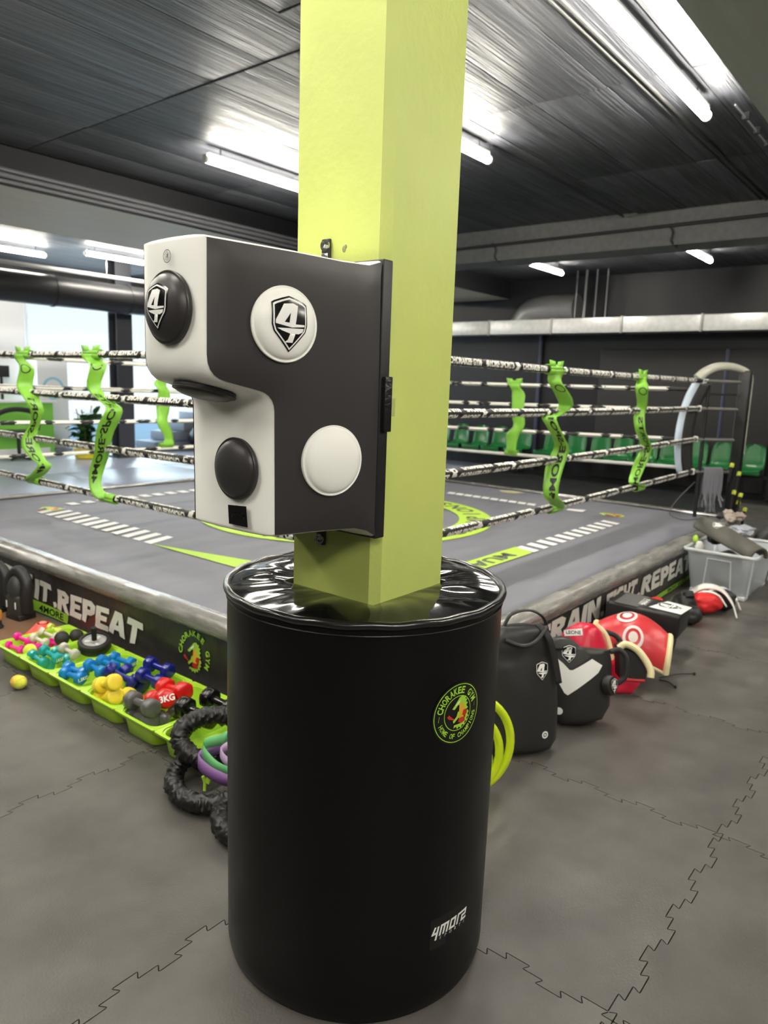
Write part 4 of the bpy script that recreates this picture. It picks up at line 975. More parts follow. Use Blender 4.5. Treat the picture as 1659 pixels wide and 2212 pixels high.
# third pair of ribbons hidden by the pillar is left out
# skipping ropes over the lowest bar at the far right corner
t = thing('skipping_rope_bundle', 'bundle of grey skipping ropes hung on the bar at the ring corner', 'skipping ropes')
rr = random.Random(8); SG = mat('rope_grey', (120, 120, 128), 0.5)
for k in range(14):
    x0 = 7.31 + 0.011 * k; y0 = 1.955 - 0.0093 * k; z1 = rr.uniform(.42, .56); dx = rr.uniform(-.05, .06); dy = rr.uniform(-.05, .05)
    MB().tube([(x0 + dx - .03, y0 - .04 + dy, z1), (x0 - .03, y0 - .03, .64), (x0 - .01, y0 - .022, .83), (x0, y0, .865), (x0 + .01, y0 + .022, .83), (x0 + .02, y0 + .03, .64), (x0 + dx + .02, y0 + .05 + dy, z1 + .03)], 0.008, 6, sub=4).build('rope', SG, t)
for (x0, y0, z0) in ((7.5, 1.76, .62), (7.52, 1.74, .80), (7.54, 1.72, .52), (7.47, 1.80, .88), (7.50, 1.70, .60), (7.56, 1.66, .46)):
    MB().tube([(x0 - .02, y0 - .06, z0), (x0, y0 - .06, z0 + .035)], .02, 8).build('handle', mat('yellow_green_handle', (190, 200, 70), 0.4), t)
    MB().tube([(x0 - .02, y0 - .06, z0), (x0 - .01, y0 - .05, z0 - .14)], .01, 6).build('grip', BLACK_SOFT, t)
o = MB().tube([(7.32, 2.02, .72), (7.16, 2.10, .58), (7.02, 2.14, .44), (7.0, 2.02, .392), (7.2, 1.9, .39), (7.4, 1.88, .39)], .006, 6, sub=6).build('skipping_rope', mat('rope_dark_grey', (80, 80, 86), .5)); tag(o, 'single dark skipping rope looped onto the canvas beside the hanging bundle', 'skipping rope')

# ================================================================== TRAYS AND WEIGHTS ALONG THE LEFT BANNER
def rrect(hx, hy, r, n=5):
    out = []
    for (sx, sy, a0) in ((1, 1, 0), (-1, 1, 90), (-1, -1, 180), (1, -1, 270)):
        for k in range(n + 1):
            a = R(a0 + 90 * k / n); out.append((sx * (hx - r) + r * math.cos(a), sy * (hy - r) + r * math.sin(a)))
    return out
def tray(y0, y1, label):
    x0, x1 = 1.607, 2.03; t = thing('storage_tray', label, 'tray', ((x0 + x1) / 2, (y0 + y1) / 2, 0), group='lime trays along the left banner')
    hx, hy = (x1 - x0) / 2, (y1 - y0) / 2 - 0.003
    mb = MB(); levels = [(hx - .036, hy - .030, .05, .0), (hx - .030, hy - .024, .055, .006), (hx - .016, hy - .014, .06, .09), (hx - .016, hy - .014, .06, .094), (hx - 0.004, hy - .002, .02, .1), (hx, hy, .012, .1), (hx, hy, .012, .092)]
    rings = [[mb.b.verts.new((a, b, z)) for a, b in rrect(p, q, r)] for p, q, r, z in levels]
    for a, b in zip(rings, rings[1:]):
        for k in range(len(a)): mb.face((a[k], a[(k + 1) % len(a)], b[(k + 1) % len(a)], b[k]), True)
    mb.face(list(reversed(rings[0])))
    o = mb.build('bin', TRAYG, t, angle=50); md = o.modifiers.new('s', 'SOLIDIFY'); md.thickness = 0.0025; md.offset = 1
    ri = rrect(hx - .012, hy - .010, .05); MB().tube([(a, b, .0995) for a, b in ri], .003, 6, closed=True).build('rim_bead', TRAYG, t)
ty = [(3.665, 3.97, 'lime green tray holding pink and white dumbbells, leftmost of the row'), (3.362, 3.665, 'lime green tray holding teal dumbbells and the ab wheel'),
      (3.062, 3.362, 'lime green tray holding light blue dumbbells'), (2.772, 3.062, 'lime green tray with yellow dumbbells in front, navy behind'),
      (2.472, 2.772, 'lime green tray with grey dumbbells in front, red behind'), (2.172, 2.472, 'lime green tray partly hidden by the black bungee, nearest the round pad')]
for a, b, l in ty: tray(a, b, l)
DC = {'teal': (40, 160, 160), 'beige': (190, 186, 174), 'pink': (232, 44, 150), 'white': (214, 212, 196), 'lemon': (222, 226, 110), 'blue': (24, 124, 196), 'yellow': (244, 216, 60), 'navy': (24, 32, 130), 'grey': (92, 92, 92), 'red': (214, 32, 32), 'black': (14, 14, 14)}
HR = {'teal': .031, 'beige': .029, 'pink': .026, 'white': .025, 'lemon': .024, 'blue': .034, 'yellow': .039, 'navy': .040, 'grey': .045, 'red': .047, 'black': .049}
def dumbbell(c, p, q, label, text=None, L=None, tmat=None):
    p, q = Vector(p), Vector(q); r = HR[c]
    for v_ in (p, q): v_.x = max(v_.x, 1.655 + r * .6); v_.z = max(v_.z, r + .012)
    d = (q - p).normalized(); L = L or r * 4.2; mid = (p + q) / 2
    m = mat('vinyl_' + c, DC[c], 0.22 if c != 'yellow' and c != 'beige' else .4, spec=.5)
    up = Vector((0, 0, 1)); t = thing('dumbbell', label, 'dumbbell', mid, group=c + ' dumbbells'); M_ = rot_to(d)
    tt = r * 1.15; n = 6 if c in ('blue', 'navy', 'grey', 'red', 'black', 'teal') else 24
    def head(s):
        mb = MB(); prof_ = [(r * .55, -tt / 2), (r * .86, -tt / 2 + .003), (r * .97, -tt / 2 + r * .18), (r, 0), (r * .97, tt / 2 - r * .18), (r * .86, tt / 2 - .003), (r * .6, tt / 2)]
        N = 36; tb = bmesh.new(); rings = []
        for (rr_, z) in prof_:
            row = []
            for k in range(N):
                a = 2 * PI * k / N
                if n == 6:
                    w = PI / 3; f = math.cos(w / 2) / math.cos(((a + w / 2) % w) - w / 2); f = min(1.0, 0.5 * f + .5 * 0.97)
                else: f = 1
                row.append(tb.verts.new((rr_ * f * math.cos(a), rr_ * f * math.sin(a), z)))
            rings.append(row)
        for a, b in zip(rings, rings[1:]):
            for k in range(N): tb.faces.new((a[k], a[(k + 1) % N], b[(k + 1) % N], b[k]))
        tb.faces.new(list(reversed(rings[0]))); tb.faces.new(rings[-1])
        mb.merge(tb, d * s * (L / 2 - tt / 2), M_); o = mb.build('weight_head', m, t, angle=40)
        if text:
            D = Decal(); D.text(text, 0, 0, r * .62, 0, 0, 0.03)
            M2 = Matrix.Translation(d * s * L / 2) @ rot_to(d * s)
            D.build('number', lambda u, v, h: M2 @ Vector((u, v, h)), tmat or PRINT_W, o, h0=.0008)
    head(-1); head(1)
    MB().tube([-d * (L / 2 - tt * .7), -d * L * .1, d * L * .1, d * (L / 2 - tt * .7)], r * .40, 14).build('grip', m, t)
DB = [
 ('teal', (1.659, 3.654, 0.095), (1.685, 3.564, 0.077), 'teal dumbbell lying in front of its tray, nearest the floor ball', None),
 ('teal', (1.697, 3.578, 0.135), (1.72, 3.49, 0.11), 'teal dumbbell resting on top of the other teal ones', '1KG'),
 ('teal', (1.78, 3.614, 0.095), (1.795, 3.523, 0.074), 'teal dumbbell deepest in its tray, beside the ab wheel', '1KG'),
 ('teal', (1.689, 3.665, 0.05), (1.719, 3.577, 0.033), 'teal dumbbell at the bottom of the teal pile', None),
 ('beige', (1.8, 3.577, 0.12), (1.814, 3.492, 0.103), 'grey-beige dumbbell beside the ab wheel', None),
 ('pink', (1.736, 3.965, 0.1), (1.765, 3.893, 0.084), 'pink dumbbell lying across the other pink one', None),
 ('pink', (1.679, 3.953, 0.07), (1.717, 3.886, 0.05), 'pink dumbbell at the very front of the leftmost tray', None),
 ('pink', (1.772, 3.881, 0.08), (1.779, 3.803, 0.069), 'dark pink dumbbell under the white one', None),
 ('pink', (1.881, 3.885, 0.05), (1.895, 3.807, 0.056), 'dark pink dumbbell beside the two black balls', None),
 ('white', (1.782, 3.868, 0.11), (1.809, 3.799, 0.091), 'off-white dumbbell in the middle of the leftmost tray', None),
 ('white', (1.854, 3.935, 0.11), (1.909, 3.895, 0.073), 'off-white dumbbell behind the other, beside the lemon one', None),
 ('lemon', (1.938, 3.992, 0.1), (1.957, 3.923, 0.084), 'pale lemon dumbbell at the back of the leftmost tray', None),
 ('blue', (1.657, 3.32, 0.09), (1.696, 3.223, 0.087), 'light blue dumbbell at the front edge of its tray', '1,5KG'),
 ('blue', (1.71, 3.357, 0.1), (1.73, 3.255, 0.094), 'light blue dumbbell just behind the front blue one', None),
 ('blue', (1.76, 3.241, 0.13), (1.762, 3.138, 0.123), 'light blue dumbbell in the middle of the blue pile', None),
 ('blue', (1.843, 3.27, 0.12), (1.843, 3.166, 0.12), 'light blue dumbbell third back in the blue pile', None),
 ('blue', (1.921, 3.289, 0.11), (1.953, 3.191, 0.098), 'light blue dumbbell farthest back, touching the banner side', '1,5KG'),
 ('yellow', (1.655, 2.996, 0.125), (1.664, 2.887, 0.171), 'yellow dumbbell lying on top of the yellow pile', None),
 ('yellow', (1.647, 3.0, 0.058), (1.656, 2.889, 0.101), 'yellow dumbbell underneath at the front of its tray', None),
 ('yellow', (1.763, 3.027, 0.065), (1.763, 2.908, 0.071), 'yellow dumbbell behind the yellow pile', None),
 ('navy', (1.783, 3.097, 0.14), (1.856, 3.022, 0.078), 'navy dumbbell lying over the gap beside the yellow ones', None),
 ('navy', (1.946, 3.002, 0.15), (1.961, 2.881, 0.144), 'navy dumbbell highest at the back by the banner', None),
 ('navy', (1.883, 2.971, 0.12), (1.891, 2.849, 0.115), 'navy dumbbell in front of the highest navy one', '2,5KG'),
 ('navy', (1.879, 3.111, 0.1), (1.901, 3.009, 0.036), 'navy dumbbell at the bottom of the navy pile', None),
 ('grey', (1.67, 2.738, 0.13), (1.672, 2.601, 0.136), 'glossy grey dumbbell resting on top at the front tray edge', None),
 ('grey', (1.661, 2.741, 0.06), (1.663, 2.605, 0.076), 'grey dumbbell underneath the top grey one', None),
 ('grey', (1.732, 2.605, 0.06), (1.853, 2.655, 0.018), 'grey dumbbell behind, under the red ones', None),
 ('red', (1.86, 2.755, 0.13), (1.856, 2.613, 0.152), 'red dumbbell lying crosswise at the back of the grey tray', None),
 ('red', (1.792, 2.75, 0.09), (1.766, 2.621, 0.146), 'red dumbbell showing its white 3KG face to the camera', '3KG'),
 ('black', (1.775, 2.484, 0.145), (1.785, 2.335, 0.143), 'shiny black dumbbell across the trays, nearest the camera', None),
 ('black', (1.891, 2.465, 0.155), (1.893, 2.316, 0.154), 'shiny black dumbbell across the trays, nearest the banner', None),
]
for c, p, q_, l, tx in DB: dumbbell(c, p, q_, l, tx)
# balls
def ball(c, r, m, label, name='ball', sc=(1, 1, 1), group=None):
    o = MB().sphere((0, 0, 0), r, n=24, m=14, sc=sc).build(name, m, loc=c); tag(o, label, 'ball', group); return o
TENNIS = mat('tennis_felt', (222, 228, 70), 0.85, var=0.15, vscale=25, bump=0.4, bscale=200, bdist=.002, sheen=.3)
tb_ = ball((1.532, 3.50, .0345), .0335, TENNIS, 'yellow and orange tennis ball on the floor in front of the trays', 'tennis_ball')
MB().tube([(0.034 * math.cos(a) * .0 + 0.0338 * (math.cos(a) * (1 - .25 * math.cos(2 * a))) / 1.25 * 1.0, 0.0338 * math.sin(a) * (1 + .25 * math.cos(2 * a)) / 1.25, 0.0338 * math.sqrt(max(0, 1 - min(1, ((math.cos(a) * (1 - .25 * math.cos(2 * a)) / 1.25) ** 2 + (math.sin(a) * (1 + .25 * math.cos(2 * a)) / 1.25) ** 2))))) for a in [2 * PI * k / 48 for k in range(48)]], .0012, 5, closed=True).build('seam', mat('pale_orange', (236, 180, 90), .7), tb_)
MB().sphere((-.006, .012, .003), .0325, n=18, m=10).build('orange_patch', mat('tennis_orange', (240, 196, 70), .85), tb_)
ball((1.704, 3.752, .088), .034, TENNIS, 'yellow tennis ball lying among the pink dumbbells', 'tennis_ball')
RB = mat('black_rubber_ball', (46, 44, 42), .6)
ball((1.892, 3.775, .10), .040, RB, 'black ball in the leftmost tray, nearer the camera', 'massage_ball', group='black massage balls')
ball((1.968, 3.758, .10), .038, RB, 'black ball in the leftmost tray, nearer the banner', 'massage_ball', group='black massage balls')
ball((1.711, 2.416, .085), .042, RB, 'black ball half hidden under the black bungee', 'massage_ball', group='black massage balls')
ball((1.672, 2.375, .045), .040, RB, 'black ball low in the nearest tray', 'massage_ball', group='black massage balls')
# ab wheel lying flat
t = thing('ab_wheel', 'grey and black ab roller wheel lying on the trays, handle upright', 'ab wheel', (1.935, 3.508, .125), (R(13), R(-8), 0))
MB().lathe([(.062, -.030), (.078, -.028), (.084, -.016), (.079, -.004), (.079, .004), (.084, .016), (.080, .026), (.070, .030), (.062, .030)], n=48, capb=False, capt=False).build('tyre', mat('wheel_tyre', (34, 34, 34), .55), t)
hub = MB().lathe([(.066, -.026), (.066, .020), (.058, .024), (.052, .016), (.020, .014), (.018, .026), (.010, .028)], n=48).build('hub', mat('wheel_hub', (176, 176, 176), .3), t)
for k in range(3):
    a = 2 * PI * k / 3 + .4; MB().box((.036 * math.cos(a), .036 * math.sin(a), .018), (.03, .018, .006), rot=(0, 0, a), bev=.002).build('spoke', mat('wheel_spoke', (210, 210, 208), .3), hub)
MB().tube([(0, 0, .02), (0, 0, .07), (0, 0, .105)], .0135, 14).build('handle', mat('foam_handle', (26, 26, 26), .7), t)

# ================================================================== BUNGEE AND BANDS BESIDE THE PAD
FAB = mat('scrunched_nylon', (20, 20, 19), .42, bump=.3, bscale=60, bdist=.004)
def scrunch(pts, r, name, parent, seed=0, closed=False):
    def rf(u, th, r0, p):
        s_ = u * scr_len
        w = 1 - 2 * abs(math.sin(s_ * 105 + 1.6 * math.sin(th * 2 + s_ * 19) + 3.2 * noise.noise(Vector((s_ * 12, math.cos(th) * 1.4, math.sin(th) * 1.4 + seed))))) 
        return r0 * (1 + .15 * w * (0.7 + .8 * noise.noise(Vector((s_ * 20, math.cos(th) * 1.5, math.sin(th) * 1.5 + seed)))) + .16 * noise.noise(Vector((s_ * 30, math.cos(th) * 2, math.sin(th) * 2))))
    P = smooth_path([Vector(p) for p in pts], 26, closed); scr_len = sum((a - b).length for a, b in zip(P, P[1:]))
    mb = MB(); mb.tube(P, r, 30, closed=closed, rf=rf); return mb.build(name, FAB, parent, angle=75)
t = thing('bungee_cord', 'black scrunched fabric bungee coiled on the floor beside the round pad', 'bungee cord')
scrunch([(1.60, 2.235, .075), (1.535, 2.215, .045), (1.475, 2.14, .04), (1.455, 2.05, .04), (1.475, 1.97, .04), (1.53, 1.92, .042), (1.60, 1.92, .045), (1.655, 1.965, .055), (1.66, 2.04, .075), (1.625, 2.10, .095)], .034, 'lower_coil', t, 1)
scrunch([(1.60, 2.10, .10), (1.575, 2.17, .115), (1.575, 2.235, .14), (1.60, 2.265, .18), (1.665, 2.255, .205), (1.73, 2.21, .215), (1.775, 2.14, .20), (1.79, 2.05, .16), (1.76, 1.98, .12)], .036, 'upper_coil', t, 2)
scrunch([(1.50, 1.90, .035), (1.46, 1.85, .038), (1.43, 1.78, .038), (1.44, 1.70, .038), (1.50, 1.66, .038)], .034, 'tail_end', t, 3)
scrunch([(1.66, 2.10, .12), (1.65, 2.02, .13), (1.68, 1.95, .12)], .033, 'inner_coil', t, 4)
MB().tube([(1.545, 2.06, .085), (1.55, 2.055, .06), (1.545, 2.05, .03)], .006, 6, sub=3).build('green_strap', mat('lime_webbing', (180, 226, 70), .5), t)
MB().box((1.56, 2.045, .07), (.012, .02, .025), rot=(.3, .2, .3)).build('strap_tag', mat('lime_webbing', (180, 226, 70), .5), t)
def band(pts, label, m, w=.04, th=.0045):
    t_ = thing('resistance_band', label, 'resistance band'); P = smooth_path([Vector(p) for p in pts], 8, True); mb = MB(); rows = []; N = len(P)
    for i, p in enumerate(P):
        h = Vector((.25 * math.sin(i * .12), .25 * math.cos(i * .1), 1)).normalized() * w / 2; rows.append([mb.b.verts.new(p - h), mb.b.verts.new(p), mb.b.verts.new(p + h)])
    for i in range(N):
        a, b = rows[i], rows[(i + 1) % N]
        for k in range(2): mb.face((a[k], a[k + 1], b[k + 1], b[k]), True)
    o = mb.build('band', m, t_, angle=80, fix=False); md = o.modifiers.new('s', 'SOLIDIFY'); md.thickness = th
    return t_
band([(1.60, 2.02, .225), (1.565, 2.075, .20), (1.56, 2.06, .165), (1.57, 1.99, .135), (1.62, 1.90, .125), (1.70, 1.88, .14), (1.72, 1.95, .18), (1.67, 2.02, .22)], 'green rubber loop band resting on the black bungee', mat('green_rubber', (110, 190, 122), .45))
band([(1.575, 2.085, .155), (1.548, 2.085, .135), (1.555, 2.02, .11), (1.59, 1.93, .095), (1.67, 1.86, .10), (1.74, 1.90, .13), (1.70, 2.0, .16), (1.62, 2.06, .17)], 'purple rubber loop band under the green one', mat('purple_rubber', (140, 100, 160), .5), .045)
band([(1.625, 1.97, .22), (1.585, 2.0, .195), (1.585, 1.97, .165), (1.61, 1.93, .16), (1.68, 1.90, .20), (1.68, 1.94, .225)], 'lilac rubber loop band inside the green one', mat('lilac_rubber', (196, 168, 208), .5), .03)

# ================================================================== GEAR AT THE LEFT EDGE
t = thing('black_punch_mitt', 'black padded mitt standing upright at the left, nearer the trays', 'mitt', (2.02, 4.545, 0), (0, 0, R(8)), group='black mitts against the banner')
def mitt(t):
    MB().tube([(0, .07, .06), (-.01, .085, .17), (0, .075, .26), (0, .0, .315), (0, -.075, .26), (-.01, -.085, .17), (0, -.07, .06)], .036, 14, sub=6).build('padded_arch', BLACK_SOFT, t)
    mb = MB(); mb.sphere((-.02, 0, .20), .07, sc=(.7, .85, 1.3)); mb.build('palm_pad', mat('dark_pad', (54, 56, 54), .5), t)
    MB().box((-.01, 0, .10), (.10, .13, .14), bev=.02).build('cuff', mat('dark_pad', (54, 56, 54), .5), t)
    MB().box((-.0, 0, .025), (.12, .15, .05), bev=.012).build('base', BLACK_SOFT, t)
    for s in (-1, 1): MB().box((-.063, s * .045, .11), (.004, .010, .045), bev=.0015).build('white_tab', PRINT_W, t)
mitt(t)
t2 = thing('black_punch_mitt', 'black padded mitt standing upright at the left edge of the photo', 'mitt', (1.99, 4.80, 0), (0, 0, R(20)), group='black mitts against the banner'); mitt(t2)
o = MB().box((1.86, 4.60, .006), (.50, .78, .012), bev=.002).build('brown_board', mat('brown_board', (128, 96, 74), .6)); tag(o, 'thin brown board lying on the floor under the mitts', 'board')
t = thing('roller_bottle', 'orange bottle with a black foot standing at the left edge', 'bottle', (1.83, 4.45, .012))
MB().lathe([(.035, 0), (.04, .008), (.03, .02), (.028, .05)], n=24).build('foot', BLACK_SOFT, t); MB().lathe([(.028, .05), (.033, .06), (.033, .10), (.028, .11)], n=24).build('body', mat('orange_body', (222, 150, 60), .5), t); MB().lathe([(.02, .11), (.022, .13), (.012, .15)], n=16).build('cap', BLACK_SOFT, t)
t = thing('marker_cone', 'flat red training cone between the board and the pink dumbbells', 'cone', (1.975, 4.16, 0))
MB().lathe([(.115, .0), (.118, .004), (.105, .012), (.04, .075), (.034, .078), (.032, .074)], n=40, capb=False, capt=False).build('shell', mat('coral_plastic', (248, 84, 70), .4), t)
MB().sphere((0, 0, .078), .022, sc=(1, 1, .5), n=16, m=8).build('top_plug', mat('pale_coral', (250, 150, 130), .4), t)

# ================================================================== PADS AND GEAR ALONG THE RIGHT BANNER
def shell(outline, thick, Mx, m, name, parent, curve=0.0, puff=0.012, n=14, m2=None, hf=None):
    """padded shield: outline polygon filled with a grid, domed front, back plate; local x right, y up, z front"""
    xs = [p[0] for p in outline]; ys_ = [p[1] for p in outline]; 
    def inside_span(y):
        c = []
        for i in range(len(outline)):
            (x0, y0), (x1, y1) = outline[i], outline[(i + 1) % len(outline)]
            if (y0 <= y < y1) or (y1 <= y < y0): c.append(x0 + (x1 - x0) * (y - y0) / (y1 - y0))
        return (min(c), max(c)) if len(c) >= 2 else None
    NYY = 30; y0, y1 = min(ys_), max(ys_); rows_f, rows_b = [], []; mb = MB()
    NXX = 18
    for j in range(NYY + 1):
        v = j / NYY; y = y0 + (y1 - y0) * (0.001 + 0.998 * (0.5 - 0.5 * math.cos(PI * v))); sp_ = inside_span(y)
        if not sp_: continue
        a, b = sp_; rf_, rb_ = [], []
        for i in range(NXX + 1):
            u = 0.5 - 0.5 * math.cos(PI * i / NXX); x = a + (b - a) * u
            ed = min(x - a, b - x, (y - y0) * 1.0, (y1 - y) * 1.0); e_ = 1 - max(0, 1 - ed / (thick * .45)) ** 2
            bend = -curve * ((x - (a + b) / 2) / ((max(xs) - min(xs)) / 2)) ** 2
            z = bend + thick * .5 * math.sqrt(max(0, e_)) + puff * math.sin(PI * u) * math.sin(PI * v)
            if hf: z += hf(x, y)
            rf_.append(mb.b.verts.new(Mx @ Vector((x, y, z)))); rb_.append(mb.b.verts.new(Mx @ Vector((x, y, bend - thick * .5 * math.sqrt(max(0, e_))))))
        rows_f.append(rf_); rows_b.append(rb_)
    for rows in (rows_f, rows_b):
        for a, b in zip(rows, rows[1:]):
            for i in range(NXX): mb.face((a[i], a[i + 1], b[i + 1], b[i]), True)
    for i in range(NXX):
        mb.face((rows_f[0][i], rows_f[0][i + 1], rows_b[0][i + 1], rows_b[0][i]), True); mb.face((rows_f[-1][i], rows_f[-1][i + 1], rows_b[-1][i + 1], rows_b[-1][i]), True)
    for a, b, c, d in zip(rows_f, rows_f[1:], rows_b, rows_b[1:]):
        mb.face((a[0], b[0], d[0], c[0]), True); mb.face((a[-1], b[-1], d[-1], c[-1]), True)
    def surf(x, y, h):
        sp_ = inside_span(min(max(y, y0 + 1e-4), y1 - 1e-4)) or (x, x + .01); a, b = sp_; u = min(1, max(0, (x - a) / (b - a))); v = math.acos(max(-1, min(1, 1 - 2 * (y - y0) / (y1 - y0)))) / PI
        bend = -curve * ((x - (a + b) / 2) / ((max(xs) - min(xs)) / 2)) ** 2; uu = math.acos(max(-1, min(1, 1 - 2 * u))) / PI
        z = bend + thick * .5 + puff * math.sin(PI * u) * math.sin(PI * v) + (hf(x, y) if hf else 0)
        return Mx @ Vector((x, y, z + h))
    bmesh.ops.remove_doubles(mb.b, verts=mb.b.verts, dist=0.0004)
    return mb.build(name, m, parent, angle=70), surf
def frame(o, right, up):
    r_ = Vector(right).normalized(); u_ = Vector(up); u_ = (u_ - r_ * u_.dot(r_)).normalized(); f_ = r_.cross(u_)
    return Matrix(((r_[0], u_[0], f_[0], o[0]), (r_[1], u_[1], f_[1], o[1]), (r_[2], u_[2], f_[2], o[2]), (0, 0, 0, 1)))
FOAM = mat('charcoal_shield_leather', (40, 40, 40), .42, bump=.05, bscale=200, bdist=.001)
EMB = [mat('emblem_black', (12, 12, 13), 0.18), PRINT_W]
# P1 tall black kick shield next to the pad
k1 = thing('kick_shield', 'tall black kick shield leaning on the banner right beside the round pad', 'kick shield')
M1 = frame((2.66, 1.32, 0.006), (0.52, -0.42, 0), (0.22, 0.06, 1))
o1 = [(-.185, .03), (-.15, .005), (.0, .0), (.13, .01), (.165, .05), (.175, .2), (.165, .36), (.135, .50), (.10, .548), (.0, .56), (-.10, .55), (-.15, .50), (-.185, .35), (-.19, .18)]
def ridge(x, y):
    d = abs((x + .045 + .02 * math.sin(y * 9)) ) 
    return -0.010 * math.exp(-(d / .008) ** 2) * (1 if .08 < y < .42 else 0) - .010 * math.exp(-((y - .44 - .25 * abs(x) * (-1)) / .01) ** 2) * (1 if abs(x) < .12 else 0)
sh, sf = shell(o1, .085, M1, FOAM, 'padded_body', k1, curve=.03, puff=.02, hf=ridge)
D = Decal(); shield_logo(D, .07, .36, .085); D.build('shield_emblem', lambda u, v, h: sf(u, v, h + .001), EMB, sh, maxlen=.012)
D = Decal(); D.poly([circle(.085, .085, .016, 24)], 1, 0); D.poly([circle(.085, .085, .009, 20), list(reversed(circle(.085, .085, .0055, 20)))], 0, 1); D.build('round_emblem', lambda u, v, h: sf(u, v, h + .001), EMB, sh, maxlen=.012)
MB().tube([M1 @ Vector(p) for p in [(-.08, .55, .0), (-.05, .60, .01), (.03, .615, .01), (.10, .58, .0), (.13, .50, -.01)]], .012, 8, sub=6, ry=.5).build('handle', BLACK_SOFT, k1)
MB().tube([M1 @ Vector(p) for p in [(-.10, .50, .06), (-.03, .475, .075), (.03, .49, .075), (.10, .545, .04)]], .009, 8, sub=6).build('seam_roll', BLACK_SOFT, k1)
strip([M1 @ Vector(p) for p in [(.06, .56, .03), (.10, .50, .055), (.13, .40, .05), (.15, .30, .045)]], [M1.to_3x3() @ Vector((.014, .004, 0))], BLACK_SOFT, 'webbing', k1, .004)
# P2 black and white belly shield
k2 = thing('body_shield', 'black and white body shield with a white chevron, beside the kick shield', 'body shield')
M2_ = frame((3.09, 1.245, 0.006), (0.50, -0.50, 0), (0.24, 0.12, 1)) @ Matrix.Scale(.93, 4)
o2 = [(-.16, .06), (-.12, .01), (.0, .0), (.12, .03), (.165, .09), (.18, .2), (.185, .31), (.17, .375), (.155, .385), (.13, .335), (.09, .305), (.05, .325), (.01, .385), (-.04, .43), (-.10, .445), (-.15, .43), (-.18, .37), (-.19, .22)]
sh, sf = shell(o2, .09, M2_, FOAM, 'padded_body', k2, curve=.05, puff=.02)
D = Decal(); D.poly([[(-.175, .335), (-.155, .27), (-.10, .165), (-.085, .155), (.0, .215), (.075, .265), (.10, .300), (.04, .335), (-.06, .280), (-.075, .28), (-.145, .36)]], 1, 0)
D.poly([[(-.17, .37), (-.08, .292), (-.065, .288), (.03, .345), (.0, .385), (-.05, .425), (-.12, .435), (-.165, .41)]], 0, 1)
shield_logo(D, -.078, .360, .095, 2, 1, 3)
D.build('chevron', lambda u, v, h: sf(u, v, h + .001), [mat('dark_panel', (56, 56, 54), .5), PRINT_W, mat('emblem_black', (12, 12, 13), .18)], sh, maxlen=.010, dh=.0012)
pd = MB(); pd.lathe([(.05, -.01), (.05, .02), (.045, .028), (.02, .033), (.0, .034)], rot=M2_ @ Matrix.Translation((.135, .20, .03)) @ Matrix.Rotation(R(38), 4, 'Y'), n=28); po = pd.build('side_cushion', BLACK_SOFT, k2)
Mq = M2_ @ Matrix.Translation((.135, .20, .03)) @ Matrix.Rotation(R(38), 4, 'Y'); D = Decal(); shield_logo(D, 0, 0, .08); D.build('shield_emblem', lambda u, v, h: Mq @ Vector((u, v, .0335 + h)), EMB, po, maxlen=.02)
D = Decal(); D.poly([circle(-.125, .075, .018, 24)], 1, 0); D.build('round_emblem', lambda u, v, h: sf(u, v, h + .001), EMB, sh, maxlen=.012)
MB().tube([M2_ @ Vector(p) for p in [(.17, .36, -.02), (.215, .37, -.01), (.245, .33, .0), (.24, .24, .0), (.20, .20, -.01)]], .013, 10, sub=6).build('handle', BLACK_SOFT, k2)
# P3 red dome shaped belly pad
REDL = mat('red_leather', (214, 30, 62), .30, var=.08, vscale=8)
CREAM = mat('cream_piping', (238, 226, 178), .45)
k3 = thing('belly_pad', 'glossy red rounded belly pad behind the black and white shield', 'belly pad')
M3_ = frame((3.445, 1.37, 0.012), (0.42, -0.5, 0), (0.3, 0.15, 1)) @ Matrix.Scale(.88, 4)
o3 = [(-.16, .06), (-.10, .01), (.05, .0), (.13, .06), (.15, .16), (.14, .28), (.10, .36), (.04, .405), (-.04, .41), (-.11, .37), (-.16, .28), (-.18, .16)]
sh, sf = shell(o3, .10, M3_, REDL, 'padded_body', k3, curve=.09, puff=.05)
D = Decal(); D.poly([[(-.135, .36), (-.045, .375), (-.045, .335), (-.13, .325)]], 0, 0); D.text('LEONE', -.088, .349, .022, 1, 1, .03, 0, .07)
D.build('brand_label', lambda u, v, h: sf(u, v, h + .002), [PRINT_W, PRINT_K], sh, maxlen=.015)
MB().tube([M3_ @ Vector(p) for p in [(.06, .40, -.03), (.13, .33, -.04), (.16, .22, -.05), (.155, .10, -.05), (.10, .01, -.04)]], .018, 10, sub=6).build('cream_edge', CREAM, k3)
MB().tube([M3_ @ Vector(p) for p in [(.10, .36, -.05), (.20, .33, -.05), (.235, .24, -.05), (.22, .13, -.05), (.15, .08, -.05)]], .014, 10, sub=6).build('black_handle', BLACK_SOFT, k3)
sh2, _s = shell([(-.06, 0), (.04, .0), (.09, .05), (.10, .13), (.06, .19), (-.02, .2), (-.07, .15)], .05, frame((3.56, 1.22, .012), (.42, -.5, 0), (.3, .15, 1)), REDL, 'lower_flap', k3, curve=.02, puff=.01)
